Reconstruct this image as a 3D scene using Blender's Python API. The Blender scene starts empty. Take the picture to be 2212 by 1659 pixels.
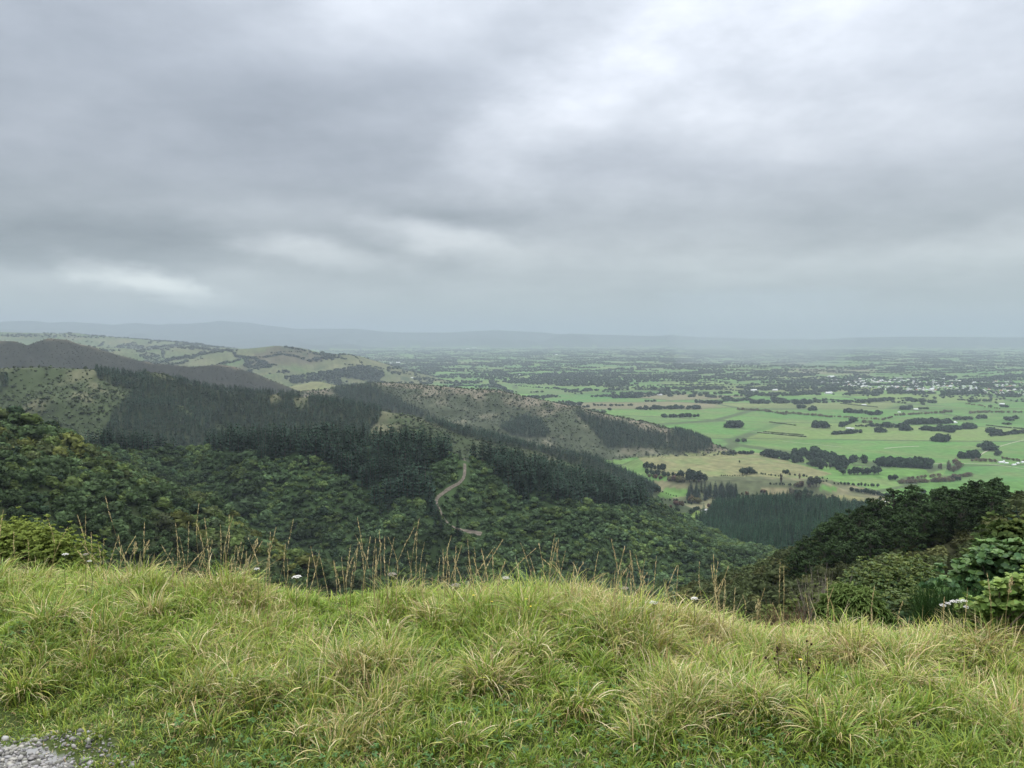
import bpy, math, numpy as np
from mathutils import Vector, Matrix
R = math.radians
S = bpy.context.scene
rng = np.random.default_rng(7)

# ------------------------------------------------------------------ camera, world, sun, exposure
PITCH = R(3.49)
F = 1663.0                      # focal length in the traced picture's pixels (2212 wide)
cam = bpy.data.cameras.new('camera'); cam.sensor_width = 36.0; cam.lens = 36.0 * F / 2212.0
cam.clip_start = 0.05; cam.clip_end = 200000
camo = bpy.data.objects.new('camera', cam); S.collection.objects.link(camo)
camo.location = (0, 0, 0); camo.rotation_euler = (R(90) - PITCH, 0, 0)
S.camera = camo
S.render.resolution_x, S.render.resolution_y = 1024, 768
S.view_settings.view_transform = 'Standard'; S.view_settings.look = 'None'
S.view_settings.exposure = 0.0; S.view_settings.gamma = 1.0
S.cycles.max_bounces = 5; S.cycles.diffuse_bounces = 3; S.cycles.glossy_bounces = 2
S.cycles.transmission_bounces = 3; S.cycles.transparent_max_bounces = 6; S.cycles.volume_bounces = 1
S.cycles.use_denoising = True

W = bpy.data.worlds.new('World'); S.world = W; W.use_nodes = True
def srgb(r, g, b):
    f = lambda c: (c/255)/12.92 if c/255 <= 0.04045 else ((c/255+0.055)/1.055)**2.4
    return (f(r), f(g), f(b), 1.0)
def az_el(px, py):
    a, b = (px-1106)/F, (829.5-py)/F
    x, y, z = a, b*math.sin(PITCH)+math.cos(PITCH), b*math.cos(PITCH)-math.sin(PITCH)
    return math.atan2(x, y), math.atan2(z, math.hypot(x, y))
def build_world():
    nt = W.node_tree; N = nt.nodes; L = nt.links; N.clear()
    def nd(t, **k):
        n = N.new(t)
        for a, v in k.items(): setattr(n, a, v)
        return n
    def mth(op, a, b=None, c=None, clamp=False):
        n = nd('ShaderNodeMath', operation=op, use_clamp=clamp)
        for i, v in enumerate((a, b, c)):
            if v is None: continue
            if isinstance(v, (int, float)): n.inputs[i].default_value = v
            else: L.new(v, n.inputs[i])
        return n.outputs[0]
    tc = nd('ShaderNodeTexCoord'); sep = nd('ShaderNodeSeparateXYZ'); L.new(tc.outputs['Generated'], sep.inputs[0])
    x, y, z = sep.outputs
    az = mth('ARCTAN2', x, y)
    hyp = mth('SQRT', mth('ADD', mth('MULTIPLY', x, x), mth('MULTIPLY', y, y)))
    el = mth('ARCTAN2', z, hyp)
    # cloud deck seen in perspective: a plane overhead
    zz = mth('ADD', mth('MAXIMUM', z, 0.0), 0.2)
    comb = nd('ShaderNodeCombineXYZ'); L.new(mth('DIVIDE', x, zz), comb.inputs[0]); L.new(mth('DIVIDE', y, zz), comb.inputs[1])
    def noise(scale, det, rough, off, vec, sc=(1, 1, 1)):
        mp = nd('ShaderNodeMapping'); L.new(vec, mp.inputs[0]); mp.inputs['Location'].default_value = off; mp.inputs['Scale'].default_value = sc
        n = nd('ShaderNodeTexNoise'); n.inputs['Scale'].default_value = scale; n.inputs['Detail'].default_value = det
        n.inputs['Roughness'].default_value = rough; L.new(mp.outputs[0], n.inputs['Vector'])
        return n
    n1 = noise(1.1, 6, 0.52, (3.1, 1.7, 0), comb.outputs[0], (0.9, 1.0, 1))
    n2 = noise(3.4, 7, 0.56, (7.7, 4.2, 0), comb.outputs[0], (0.85, 1.0, 1))
    n3 = noise(5.2, 7, 0.56, (2.2, 8.4, 1.0), tc.outputs['Generated'], (1, 1, 2.0))
    # direction coordinates (azimuth, elevation), warped by noise
    ae = nd('ShaderNodeCombineXYZ'); L.new(az, ae.inputs[0]); L.new(el, ae.inputs[1])
    wn = noise(3.2, 4, 0.55, (1.3, 5.1, 2.0), tc.outputs['Generated'], (1, 1, 2.2))
    wn2 = noise(11.0, 4, 0.55, (4.3, 2.1, 2.0), tc.outputs['Generated'], (1, 1, 2.6))
    def vm(op, a, b):
        n = nd('ShaderNodeVectorMath', operation=op)
        for i, v in enumerate((a, b)):
            if isinstance(v, tuple): n.inputs[i].default_value = v
            else: L.new(v, n.inputs[i])
        return n.outputs[0]
    w = vm('MULTIPLY', vm('SUBTRACT', wn.outputs['Color'], (0.5, 0.5, 0.5)), (0.20, 0.06, 0))
    w2 = vm('MULTIPLY', vm('SUBTRACT', wn2.outputs['Color'], (0.5, 0.5, 0.5)), (0.10, 0.03, 0))
    P = vm('ADD', vm('ADD', ae.outputs[0], w), w2)
    ramp = nd('ShaderNodeValToRGB'); L.new(mth('DIVIDE', el, R(90), clamp=True), ramp.inputs[0])
    cr = ramp.color_ramp
    stops = [(0.0, srgb(188, 199, 202)), (0.025, srgb(190, 200, 201)), (0.07, srgb(190, 197, 201)), (0.13, srgb(187, 194, 204)), (0.2, srgb(193, 201, 213)),
             (0.28, srgb(206, 214, 226)), (0.38, (1.6, 1.65, 1.7, 1)), (0.55, (3.9, 3.95, 4.0, 1)), (1.0, (4.9, 4.95, 5.0, 1))]
    while len(cr.elements) < len(stops): cr.elements.new(0.5)
    for e, (p, c) in zip(cr.elements, stops): e.position = p; e.color = c
    # patches of thin and thick cloud: (px, py, half width, half height, tilt deg, amount)
    blobs = BLOBS
    acc = None
    for (px, py, hw, hh, tilt, amt) in blobs:
        a0, e0 = az_el(px, py)
        mp = nd('ShaderNodeMapping', vector_type='TEXTURE'); L.new(P, mp.inputs[0])
        mp.inputs['Location'].default_value = (a0, e0, 0); mp.inputs['Rotation'].default_value = (0, 0, R(tilt)); mp.inputs['Scale'].default_value = (hw/F, hh/F, 1)
        g = nd('ShaderNodeTexGradient', gradient_type='SPHERICAL'); L.new(mp.outputs[0], g.inputs[0])
        s = nd('ShaderNodeMapRange', interpolation_type='SMOOTHERSTEP'); L.new(g.outputs['Fac'], s.inputs[0])
        acc = mth('MULTIPLY_ADD', s.outputs[0], amt, acc if acc is not None else 0.0)
    nz = mth('ADD', mth('ADD', mth('MULTIPLY', mth('SUBTRACT', n1.outputs['Fac'], 0.5), 0.38), mth('MULTIPLY', mth('SUBTRACT', n2.outputs['Fac'], 0.5), 0.34)), mth('MULTIPLY', mth('SUBTRACT', n3.outputs['Fac'], 0.5), 0.46))
    acc = mth('MULTIPLY', acc, mth('MULTIPLY_ADD', n3.outputs['Fac'], 1.5, 0.25))
    fade = mth('MULTIPLY_ADD', mth('MULTIPLY', el, 9.0, clamp=True), 0.85, 0.15)
    fac = mth('ADD', 1.0, mth('MULTIPLY', mth('ADD', acc, nz), fade))
    fac = mth('MAXIMUM', fac, 0.3)
    cloud = nd('ShaderNodeMix', data_type='RGBA', blend_type='MULTIPLY'); cloud.inputs[0].default_value = 1.0
    L.new(ramp.outputs[0], cloud.inputs[6])
    n4 = noise(13.0, 5, 0.55, (6.2, 1.4, 3.0), tc.outputs['Generated'], (1, 1, 2.2)); fac = mth('ADD', fac, mth('MULTIPLY', mth('MULTIPLY', mth('SUBTRACT', n4.outputs['Fac'], 0.5), 0.16), fade))
    g3 = nd('ShaderNodeCombineXYZ')
    for i, e in enumerate((1.12, 1.05, .98)): L.new(mth('POWER', fac, e), g3.inputs[i])
    L.new(g3.outputs[0], cloud.inputs[7])
    sky = nd('ShaderNodeTexSky', sky_type='NISHITA'); sky.sun_disc = False; sky.sun_elevation = R(52); sky.sun_rotation = R(25); sky.altitude = 300
    up = nd('ShaderNodeMix', data_type='RGBA', blend_type='MULTIPLY'); up.inputs[0].default_value = 1.0
    L.new(cloud.outputs[2], up.inputs[6]); up.inputs[7].default_value = (10, 10, 10, 1)
    mx = nd('ShaderNodeMix', data_type='RGBA'); mx.inputs[0].default_value = 0.95
    L.new(sky.outputs[0], mx.inputs[6]); L.new(up.outputs[2], mx.inputs[7])
    bg = nd('ShaderNodeBackground'); bg.inputs['Strength'].default_value = 0.1; L.new(mx.outputs[2], bg.inputs['Color'])
    out = nd('ShaderNodeOutputWorld'); L.new(bg.outputs[0], out.inputs['Surface'])
BLOBS = [(1410, 60, 520, 220, 20, 0.17), (1370, 110, 160, 110, 30, 0.06), (1180, 240, 420, 170, 25, 0.46), (1640, 40, 560, 260, 15, 0.34), (1560, 260, 520, 210, 6, 0.26), (2000, 150, 760, 320, 0, 0.40), (940, 20, 520, 170, 5, 0.26), (620, 60, 420, 160, 0, 0.06),
         (330, 350, 800, 420, 5, -0.10), (760, 330, 520, 240, -8, -0.10), (40, 480, 520, 170, 0, -0.18), (1060, 468, 260, 70, -8, -0.16), (900, 440, 420, 60, -4, -0.10), (480, 500, 520, 60, 0, -0.08), (330, 560, 420, 45, 0, -0.10),
         (925, 500, 300, 66, -10, 0.42), (660, 545, 280, 46, -4, 0.5), (310, 600, 170, 42, -12, 1.1), (400, 636, 170, 32, -8, 0.5), (370, 653, 80, 14, 0, 0.4), (1150, 385, 160, 80, -20, 0.16), (1350, 415, 300, 80, -12, 0.18), (120, 590, 260, 40, 0, 0.12),
         (1700, 628, 900, 55, 1, -0.14), (2120, 630, 320, 40, 0, -0.10), (2080, 543, 420, 60, 3, 0.22), (1560, 585, 400, 60, 4, 0.10), (1900, 400, 620, 190, 0, -0.06), (1180, 640, 500, 60, 0, 0.05), (180, 625, 700, 100, 0, 0.16), (150, 525, 700, 70, 0, -0.12), (1450, 340, 260, 70, -8, -0.08), (1250, 560, 420, 60, -4, 0.08)]
build_world()
sl = bpy.data.lights.new('sun', 'SUN'); sl.energy = 1.5; sl.angle = R(35); sl.color = (1.0, 0.97, 0.92)
so = bpy.data.objects.new('sun', sl); S.collection.objects.link(so)
sd = Vector((math.sin(R(25))*math.cos(R(52)), math.cos(R(25))*math.cos(R(52)), math.sin(R(52))))
so.rotation_euler = (-sd).to_track_quat('-Z', 'Y').to_euler(); so.location = (0, 0, 60)

# ------------------------------------------------------------------ helpers
def tag(o, label=None, cat=None, group=None, kind=None):
    if label: o['label'] = label
    if cat: o['category'] = cat
    if group: o['group'] = group
    if kind: o['kind'] = kind
    return o
def mesh_np(name, V, faces, cols=None, mats=(), mat_idx=None, smooth=True):
    """faces: list of (n,3) / (n,4) int arrays; cols: (nv,3) linear colours"""
    V = np.asarray(V, np.float32); me = bpy.data.meshes.new(name)
    me.vertices.add(len(V)); me.vertices.foreach_set('co', V.ravel())
    faces = [np.asarray(f, np.int32) for f in faces if len(f)]
    loops = np.concatenate([f.ravel() for f in faces]); tot = np.concatenate([np.full(len(f), f.shape[1], np.int32) for f in faces])
    me.loops.add(len(loops)); me.loops.foreach_set('vertex_index', loops)
    me.polygons.add(len(tot)); st = np.zeros(len(tot), np.int32); st[1:] = np.cumsum(tot)[:-1]
    me.polygons.foreach_set('loop_start', st); me.polygons.foreach_set('loop_total', tot)
    if smooth: me.polygons.foreach_set('use_smooth', np.ones(len(tot), bool))
    if mat_idx is not None: me.polygons.foreach_set('material_index', np.asarray(mat_idx, np.int32))
    if cols is not None:
        a = me.attributes.new('Col', 'FLOAT_COLOR', 'POINT'); c = np.ones((len(V), 4), np.float32); c[:, :3] = cols; a.data.foreach_set('color', c.ravel())
    for m in mats: me.materials.append(m)
    me.update(); me.validate() if len(V) < 2000 else None
    return me
def link(name, me, parent=None, loc=None):
    o = bpy.data.objects.new(name, me); S.collection.objects.link(o)
    if parent is not None: o.parent = parent
    if loc is not None: o.location = loc
    return o
def _h(ix, iy, s):
    h = (ix.astype(np.int64)*374761393 + iy.astype(np.int64)*668265263 + s*1442695041) & 0xffffffff
    h = ((h ^ (h >> 13))*1274126177) & 0xffffffff
    return ((h ^ (h >> 16)) & 0xffff)/65535.0
def vnoise(x, y, s=0):
    ix, iy = np.floor(x), np.floor(y); fx, fy = x-ix, y-iy; ix = ix.astype(np.int64); iy = iy.astype(np.int64)
    fx = fx*fx*(3-2*fx); fy = fy*fy*(3-2*fy)
    a = _h(ix, iy, s)*(1-fx)+_h(ix+1, iy, s)*fx; b = _h(ix, iy+1, s)*(1-fx)+_h(ix+1, iy+1, s)*fx
    return a*(1-fy)+b*fy
def fbm(x, y, o=4, s=0, g=0.5):
    t = 0; a = 1.0; n = 0
    for k in range(o):
        t = t+a*(vnoise(x*2**k+k*17.3, y*2**k-k*9.1, s+k)*2-1); n += a; a *= g
    return t/n
cP, sP = math.cos(PITCH), math.sin(PITCH)
def unproj(px, py, r):
    px, py, r = np.asarray(px, float), np.asarray(py, float), np.asarray(r, float)
    a, b = (px-1106)/F, (829.5-py)/F
    x, y, z = a, b*sP+cP, b*cP-sP; k = r/np.hypot(x, y)
    return np.stack([x*k, y*k, z*k], -1)
def project(P):
    x, y, z = P[..., 0], P[..., 1], P[..., 2]; f = y*cP-z*sP; u = y*sP+z*cP
    f = np.where(f < 1e-3, 1e-3, f)
    return 1106+F*x/f, 829.5-F*u/f
def inpoly(px, py, poly):
    c = np.zeros(px.shape, bool); n = len(poly)
    for i in range(n):
        x1, y1 = poly[i]; x2, y2 = poly[(i+1) % n]
        if y1 == y2: continue
        k = ((y1 > py) != (y2 > py)) & (px < (x2-x1)*(py-y1)/(y2-y1)+x1); c ^= k
    return c

# ------------------------------------------------------------------ terrain (heights from ridge crests)
PLAIN = -250.0
# (crest points (px, py, range m), slope towards us, slope away, rounding m, gully depth, gully length, blend)
RIDGES = dict(
 right_spur=([(2420, 1080, 140), (2212, 1103, 150), (2132, 1120, 150), (2010, 1128, 150), (1889, 1172, 150), (1780, 1222, 150), (1646, 1262, 150), (1545, 1296, 150)], .12, .7, 8, 1.5, 30, 3),
 left_spur=([(-300, 810, 330), (0, 900, 340), (100, 947, 340), (233, 1035, 330), (333, 1078, 315), (417, 1125, 300), (500, 1168, 290), (650, 1230, 275), (760, 1272, 265), (850, 1320, 260)], .5, .75, 10, 5, 50, 6),
 centre=([(-80, 945, 520), (100, 960, 570), (200, 962, 600), (300, 968, 630), (383, 974, 640), (440, 968, 630), (467, 962, 620), (533, 962, 600), (633, 958, 590), (733, 960, 580), (821, 965, 570), (921, 970, 560),
          (984, 992, 555), (1000, 999, 555), (1040, 995, 560), (1100, 1006, 580), (1171, 1025, 600), (1271, 1049, 630), (1371, 1073, 660), (1450, 1112, 700), (1500, 1140, 720)], .62, .5, 8, 9, 70, 6),
 foot_spur=([(1020, 1140, 490), (1100, 1126, 495), (1217, 1112, 500), (1300, 1112, 510), (1370, 1122, 520), (1475, 1172, 520), (1602, 1228, 510), (1640, 1250, 500)], .6, .35, 6, 5, 60, 5),
 pine_ridge=([(-300, 800, 1250), (0, 795, 1250), (83, 793, 1250), (187, 798, 1250), (300, 815, 1250), (333, 806, 1280), (367, 818, 1280), (467, 842, 1250), (633, 855, 1200), (737, 870, 1150), (794, 882, 1120), (881, 899, 1100),
             (924, 912, 1100), (1024, 936, 1080), (1071, 950, 1060), (1137, 964, 1060), (1257, 986, 1080), (1370, 1045, 1100), (1450, 1080, 1100)], .5, .5, 12, 16, 130, 10),
 slip_ridge=([(600, 850, 2100), (737, 838, 2050), (804, 828, 2000), (837, 827, 2000), (904, 831, 1950), (971, 836, 1900), (1021, 841, 1900), (1064, 842, 1880), (1137, 858, 1850), (1187, 868, 1830), (1237, 878, 1800),
             (1304, 895, 1780), (1387, 912, 1750), (1475, 935, 1720), (1530, 958, 1700), (1562, 985, 1690)], .36, .4, 18, 20, 190, 12),
 brown_hill=([(-300, 745, 2750), (0, 734, 2750), (27, 735, 2750), (57, 746, 2750), (107, 729, 2750), (140, 732, 2750), (187, 745, 2750), (233, 760, 2720), (287, 775, 2700), (333, 785, 2680), (367, 787, 2650), (417, 792, 2600), (473, 787, 2600),
              (500, 791, 2600), (550, 807, 2550), (600, 827, 2500), (640, 846, 2500)], .42, .45, 5, 30, 200, 8),
 bright_knoll=([(610, 845, 2900), (650, 831, 2900), (683, 824, 2900), (733, 833, 2900), (780, 845, 2900)], .25, .3, 20, 6, 150, 10),
 pasture_hill=([(340, 785, 4600), (413, 769, 4600), (500, 757, 4600), (597, 747, 4600), (633, 750, 4600), (683, 762, 4600), (737, 767, 4600), (804, 788, 4600), (847, 806, 4500), (880, 817, 4500)], .16, .3, 50, 26, 320, 25),
 pasture_hill_b=([(250, 764, 5600), (300, 757, 5600), (360, 751, 5600), (420, 751, 5600), (480, 755, 5600), (530, 765, 5600)], .14, .3, 50, 22, 300, 25),
 pasture_hill_c=([(-200, 742, 5200), (0, 748, 5200), (150, 742, 5200), (260, 752, 5300), (330, 770, 5300)], .14, .3, 50, 22, 300, 25),
 far_pasture=([(-400, 718, 7600), (0, 717, 7600), (133, 720, 7600), (217, 726, 7500), (333, 737, 7300), (393, 748, 7200), (440, 757, 7000)], .1, .12, 80, 26, 480, 40),
 mountains=([(-900, 690, 21000), (-300, 694, 21000), (0, 697, 21000), (60, 693, 21000), (100, 698, 21000), (150, 695, 21000), (200, 698, 21000), (233, 702, 21000), (293, 698, 21000), (333, 702, 21000), (383, 700, 21000), (457, 698, 21000),
             (497, 695, 21000), (520, 703, 21000), (547, 708, 21000), (600, 710, 21000), (683, 710, 21000), (760, 710, 21000), (797, 715, 21000), (870, 718, 21000), (970, 718, 21000), (1070, 713, 21000), (1154, 717, 21000),
             (1177, 721, 21000), (1237, 722, 21000), (1337, 724, 21000), (1500, 727, 21000), (1650, 732, 21000), (1775, 733, 21000), (1841, 729, 21000), (1975, 727, 21000), (2100, 728, 21000), (2212, 729, 21000), (2700, 724, 21000), (3200, 720, 21000)], .12, .12, 200, 130, 1500, 60),
 plantation_a=([(1490, 1160, 900), (1540, 1114, 1000), (1640, 1096, 1000), (1700, 1092, 1000), (1800, 1100, 1000), (1900, 1112, 950)], .22, .3, 20, 4, 90, 12),
 plantation_b=([(1585, 1235, 620), (1640, 1196, 720), (1760, 1160, 760), (1900, 1136, 780), (2100, 1130, 800)], .25, .3, 15, 4, 90, 12),
)
RP = {k: (unproj(*np.array(v[0]).T),)+v[1:] for k, v in RIDGES.items()}
EDGE_PX = np.array([-600, 0, 200, 300, 430, 700, 830, 1000, 1200, 1290, 1370, 1500, 1600, 1700, 1900, 2212, 2800])
EDGE_R = np.array([7.1, 6.6, 6.15, 5.65, 5.2, 4.8, 4.8, 4.62, 4.58, 4.6, 4.45, 4.4, 4.4, 4.45, 4.55, 4.75, 5.1])
EDGE_AZ = np.arctan2((EDGE_PX-1106)/F, 1.0)
def near_height(x, y):
    r = np.hypot(x, y); az = np.arctan2(x, y)
    re = np.interp(az, EDGE_AZ, EDGE_R)
    re = re+np.clip((np.abs(az)-R(50))/R(40), 0, 1)**2*40+np.clip((np.abs(az)-R(90))/R(60), 0, 1)*80
    d = r-re; fall = np.where(d > 0, np.sqrt(d*d+0.35)-0.59, 0.0)
    sl = np.interp(az, [R(-40), R(-15), R(15), R(22), R(45)], [.34, .5, .5, .5, .36])
    b = 0.07*fbm(x*0.9, y*0.9, 3, 5)+0.075*fbm(x*2.6, y*2.6, 2, 9)
    for (px, py, rr, amp, sg) in ((1290, 1300, 4.75, .05, .42), (260, 1300, 5.1, .05, .5), (60, 1300, 5.4, .05, .5), (830, 1320, 4.8, .03, .4)):
        c = unproj(px, py, rr); b = b+amp*np.exp(-((x-c[0])**2+(y-c[1])**2)/(2*sg*sg))
    return -1.74+b*np.exp(-np.maximum(d, 0)/6)-sl*np.maximum(fall, 0)
def smax(a, b, k):
    h = np.maximum(k-np.abs(a-b), 0)/k
    return np.maximum(a, b)+h*h*k*0.25
TERR = [tuple(unproj(px, py, 238*1.0*F/(py-728))[:2]) for px, py in ((1385, 987), (1470, 984), (1560, 976), (1640, 980), (1700, 997), (1790, 1024), (1740, 1033), (1600, 1030), (1480, 1035), (1420, 1015))]
def poly_dist(x, y, poly):
    d = np.full(x.shape, 1e9); n = len(poly)
    for i in range(n):
        ax, ay = poly[i]; bx, by = poly[(i+1) % n]; dx, dy = bx-ax, by-ay
        t = np.clip(((x-ax)*dx+(y-ay)*dy)/(dx*dx+dy*dy), 0, 1); d = np.minimum(d, np.hypot(x-ax-t*dx, y-ay-t*dy))
    return np.where(inpoly(x, y, poly), -d, d)
def height(x, y, full=False):
    x = np.asarray(x, float); y = np.asarray(y, float); r = np.hypot(x, y)
    H = PLAIN+2.5*fbm(x/500, y/500, 3, 3)+np.zeros_like(x); who = np.full(x.shape, -1)
    m = (r > 1200) & (r < 1900) & (x > 100)
    if m.any():
        H[m] += 14*np.clip(1-poly_dist(x[m], y[m], TERR)/35, 0, 1)
    for i, (k, (P, s1, s2, rnd, gd, gl, bl)) in enumerate(RP.items()):
        best = np.full(x.shape, 1e12); h = np.full(x.shape, -1e9)
        for j in range(len(P)-1):
            a, b = P[j], P[j+1]; dx, dy = b[0]-a[0], b[1]-a[1]; l2 = dx*dx+dy*dy
            t = np.clip(((x-a[0])*dx+(y-a[1])*dy)/l2, 0, 1); ex, ey = x-a[0]-t*dx, y-a[1]-t*dy; d = np.hypot(ex, ey); best = np.minimum(best, d)
            sl = s2+(s1-s2)*(.5+.5*np.tanh(3.2*((np.hypot(a[0]+t*dx, a[1]+t*dy)-r)/(d+rnd)-.42)))
            h = np.maximum(h, a[2]+t*(b[2]-a[2])-sl*(np.sqrt(d*d+rnd*rnd)-rnd))
        w = np.clip(best/(gl*0.8), 0, 1); wx, wy = x+gl*.5*fbm(x/gl, y/gl, 2, 31+i), y+gl*.5*fbm(x/gl, y/gl, 2, 35+i)
        n = np.abs(fbm(wx/gl*.8, wy/gl*.55+i*7.7, 3, 40+i))
        h = h-gd*w*(1-3.2*n)+gd*.18*fbm(x/gl*4, y/gl*4, 3, 60+i)*np.clip(best/gl*3, 0.15, 1)
        who = np.where(h > H, i, who); H = smax(H, h, bl)
    hn = near_height(x, y); who = np.where(hn > H, 99, who)
    H = np.where((hn > H) & (r < 12), hn, smax(H, hn, 3.0))
    if full: return H, who
    return H
RN = list(RP)
rad = np.unique(np.concatenate([np.geomspace(0.6, 2.4, 30), np.geomspace(2.4, 7, 90), np.geomspace(7, 200, 170), np.geomspace(200, 3000, 420), np.geomspace(3000, 70000, 200)]))
azd = np.concatenate([np.arange(-180, -60, 4.0), np.arange(-60, -38, 0.5), np.arange(-38, 38, 0.08), np.arange(38, 60, 0.5), np.arange(60, 180, 4.0)])
AZ = np.radians(azd); NA, NR = len(AZ), len(rad)
GX, GY = np.sin(AZ)[:, None]*rad[None], np.cos(AZ)[:, None]*rad[None]
GH, GW = height(GX, GY, True)
GT = GH/rad[None]; GM = np.maximum.accumulate(GT, axis=1)
def ground_at(px, py):
    """the ground point seen at a picture position"""
    px = np.atleast_1d(np.asarray(px, float)); py = np.atleast_1d(np.asarray(py, float)); out = np.zeros((len(px), 3))
    for i in range(len(px)):
        d = unproj(px[i], py[i], 1.0); a = math.atan2(d[0], d[1]); j = int(np.argmin(np.abs(AZ-a)))
        k = int(np.searchsorted(GM[j, 80:], d[2]))+80; k = min(max(k, 81), NR-1)
        t0, t1 = GM[j, k-1], GM[j, k]; f = min(max((d[2]-t0)/max(t1-t0, 1e-9), 0), 1); r = rad[k-1]+f*(rad[k]-rad[k-1])
        out[i] = (math.sin(a)*r, math.cos(a)*r, 0)
    out[:, 2] = height(out[:, 0], out[:, 1])
    return out
def visible(P, up):
    """whether a thing of height UP at ground points P can show over the ground before it"""
    az = np.arctan2(P[:, 0], P[:, 1]); r = np.hypot(P[:, 0], P[:, 1])
    j = np.clip(np.searchsorted(AZ, az), 0, NA-1); k = np.clip(np.searchsorted(rad, r*0.985)-1, 0, NR-1)
    return (P[:, 2]+up)/r > GM[j, k]

# ------------------------------------------------------------------ materials
def new_mat(name):
    m = bpy.data.materials.new(name); m.use_nodes = True; nt = m.node_tree; nt.nodes.clear()
    out = nt.nodes.new('ShaderNodeOutputMaterial'); b = nt.nodes.new('ShaderNodeBsdfPrincipled'); nt.links.new(b.outputs[0], out.inputs[0])
    b.inputs['Roughness'].default_value = 0.7; b.inputs['Specular IOR Level'].default_value = 0.3
    return m, nt, b
def leaf_mat(name, rough=0.6, spec=0.3, trans=0.25, rand=0.35, tint=(1, 1, 1)):
    """plant colour from the mesh's own colour attribute, varied per plant, with light passing through the leaf"""
    m, nt, b = new_mat(name); N, L = nt.nodes, nt.links
    at = N.new('ShaderNodeAttribute'); at.attribute_name = 'Col'
    oi = N.new('ShaderNodeObjectInfo'); mr = N.new('ShaderNodeMapRange'); L.new(oi.outputs['Random'], mr.inputs[0]); mr.inputs[3].default_value = 1-rand; mr.inputs[4].default_value = 1+rand
    mu = N.new('ShaderNodeMix'); mu.data_type = 'RGBA'; mu.blend_type = 'MULTIPLY'; mu.inputs[0].default_value = 1.0; L.new(at.outputs['Color'], mu.inputs[6]); L.new(mr.outputs[0], mu.inputs[7])
    t2 = N.new('ShaderNodeMix'); t2.data_type = 'RGBA'; t2.blend_type = 'MULTIPLY'; t2.inputs[0].default_value = 1.0; L.new(mu.outputs[2], t2.inputs[6]); t2.inputs[7].default_value = (*tint, 1)
    L.new(t2.outputs[2], b.inputs['Base Color']); b.inputs['Roughness'].default_value = rough; b.inputs['Specular IOR Level'].default_value = spec
    if trans > 0:
        tr = N.new('ShaderNodeBsdfTranslucent'); L.new(t2.outputs[2], tr.inputs[0]); ms = N.new('ShaderNodeMixShader'); ms.inputs[0].default_value = trans
        L.new(b.outputs[0], ms.inputs[1]); L.new(tr.outputs[0], ms.inputs[2]); L.new(ms.outputs[0], N['Material Output'].inputs[0])
    return m
def plain_mat(name, col, rough=0.7, spec=0.3, nscale=0, namt=0.3):
    m, nt, b = new_mat(name); b.inputs['Base Color'].default_value = (*col, 1); b.inputs['Roughness'].default_value = rough; b.inputs['Specular IOR Level'].default_value = spec
    if nscale:
        N, L = nt.nodes, nt.links; g = N.new('ShaderNodeNewGeometry'); n = N.new('ShaderNodeTexNoise'); n.inputs['Scale'].default_value = nscale; n.inputs['Detail'].default_value = 4; L.new(g.outputs['Position'], n.inputs['Vector'])
        mr = N.new('ShaderNodeMapRange'); L.new(n.outputs[0], mr.inputs[0]); mr.inputs[1].default_value = .3; mr.inputs[2].default_value = .7; mr.inputs[3].default_value = 1-namt; mr.inputs[4].default_value = 1+namt
        mu = N.new('ShaderNodeMix'); mu.data_type = 'RGBA'; mu.blend_type = 'MULTIPLY'; mu.inputs[0].default_value = 1.0; mu.inputs[6].default_value = (*col, 1); L.new(mr.outputs[0], mu.inputs[7]); L.new(mu.outputs[2], b.inputs['Base Color'])
    return m
M_CON = leaf_mat('conifer needles', .85, .04, .15, .28)
M_FOL = leaf_mat('foliage', .75, .06, .25, .3)
M_BARK = leaf_mat('bark', .9, .04, 0, .25)
M_GRASS = leaf_mat('grass blades', .5, .2, .25, .0)
M_GLOSS = leaf_mat('glossy leaves', .5, .16, .22, .1)

# outlines (picture positions) of woods on the hills
PINE_C1 = [(150, 955), (200, 960), (300, 968), (383, 975), (430, 960), (500, 955), (560, 950), (633, 950), (737, 955), (821, 962), (921, 968), (975, 990), (950, 1002), (918, 1022), (932, 1060), (940, 1095), (955, 1135), (928, 1140), (915, 1085), (893, 1082), (872, 1068), (848, 1085), (852, 1115), (808, 1115), (798, 1070), (760, 1048), (720, 1022), (690, 992), (640, 990), (560, 1000), (490, 985), (460, 970), (417, 966), (300, 976), (150, 962)]
PINE_C2 = [(1012, 985), (1050, 990), (1171, 1015), (1271, 1038), (1371, 1062), (1400, 1085), (1395, 1100), (1340, 1098), (1260, 1090), (1200, 1085), (1190, 1100), (1170, 1085), (1130, 1085), (1100, 1060), (1062, 1035), (1050, 1003), (1012, 996)]
PINE_D = [[(195, 780), (240, 785), (300, 800), (333, 790), (400, 805), (533, 830), (640, 840), (737, 855), (825, 888), (818, 912), (790, 945), (700, 1000), (200, 1000), (225, 930), (245, 895), (280, 862), (285, 845), (250, 838), (212, 818)],
          [(900, 885), (924, 890), (1024, 918), (1137, 945), (1257, 965), (1300, 985), (1370, 1030), (1420, 1060), (1400, 1085), (1300, 1045), (1250, 1010), (1150, 975), (1071, 962), (1000, 945), (920, 912)],
          [(0, 780), (60, 783), (190, 787), (190, 792), (0, 793)], [(0, 810), (14, 815), (18, 840), (0, 850)]]
PINE_D_NOT = [[(312, 806), (350, 798), (388, 812), (385, 820), (330, 818)], [(372, 868), (395, 880), (420, 896), (405, 897), (380, 885)], [(578, 858), (600, 850), (612, 866), (590, 875)], [(632, 862), (668, 856), (665, 880), (640, 888)], [(455, 915), (480, 920), (500, 935), (470, 930)]]
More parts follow.
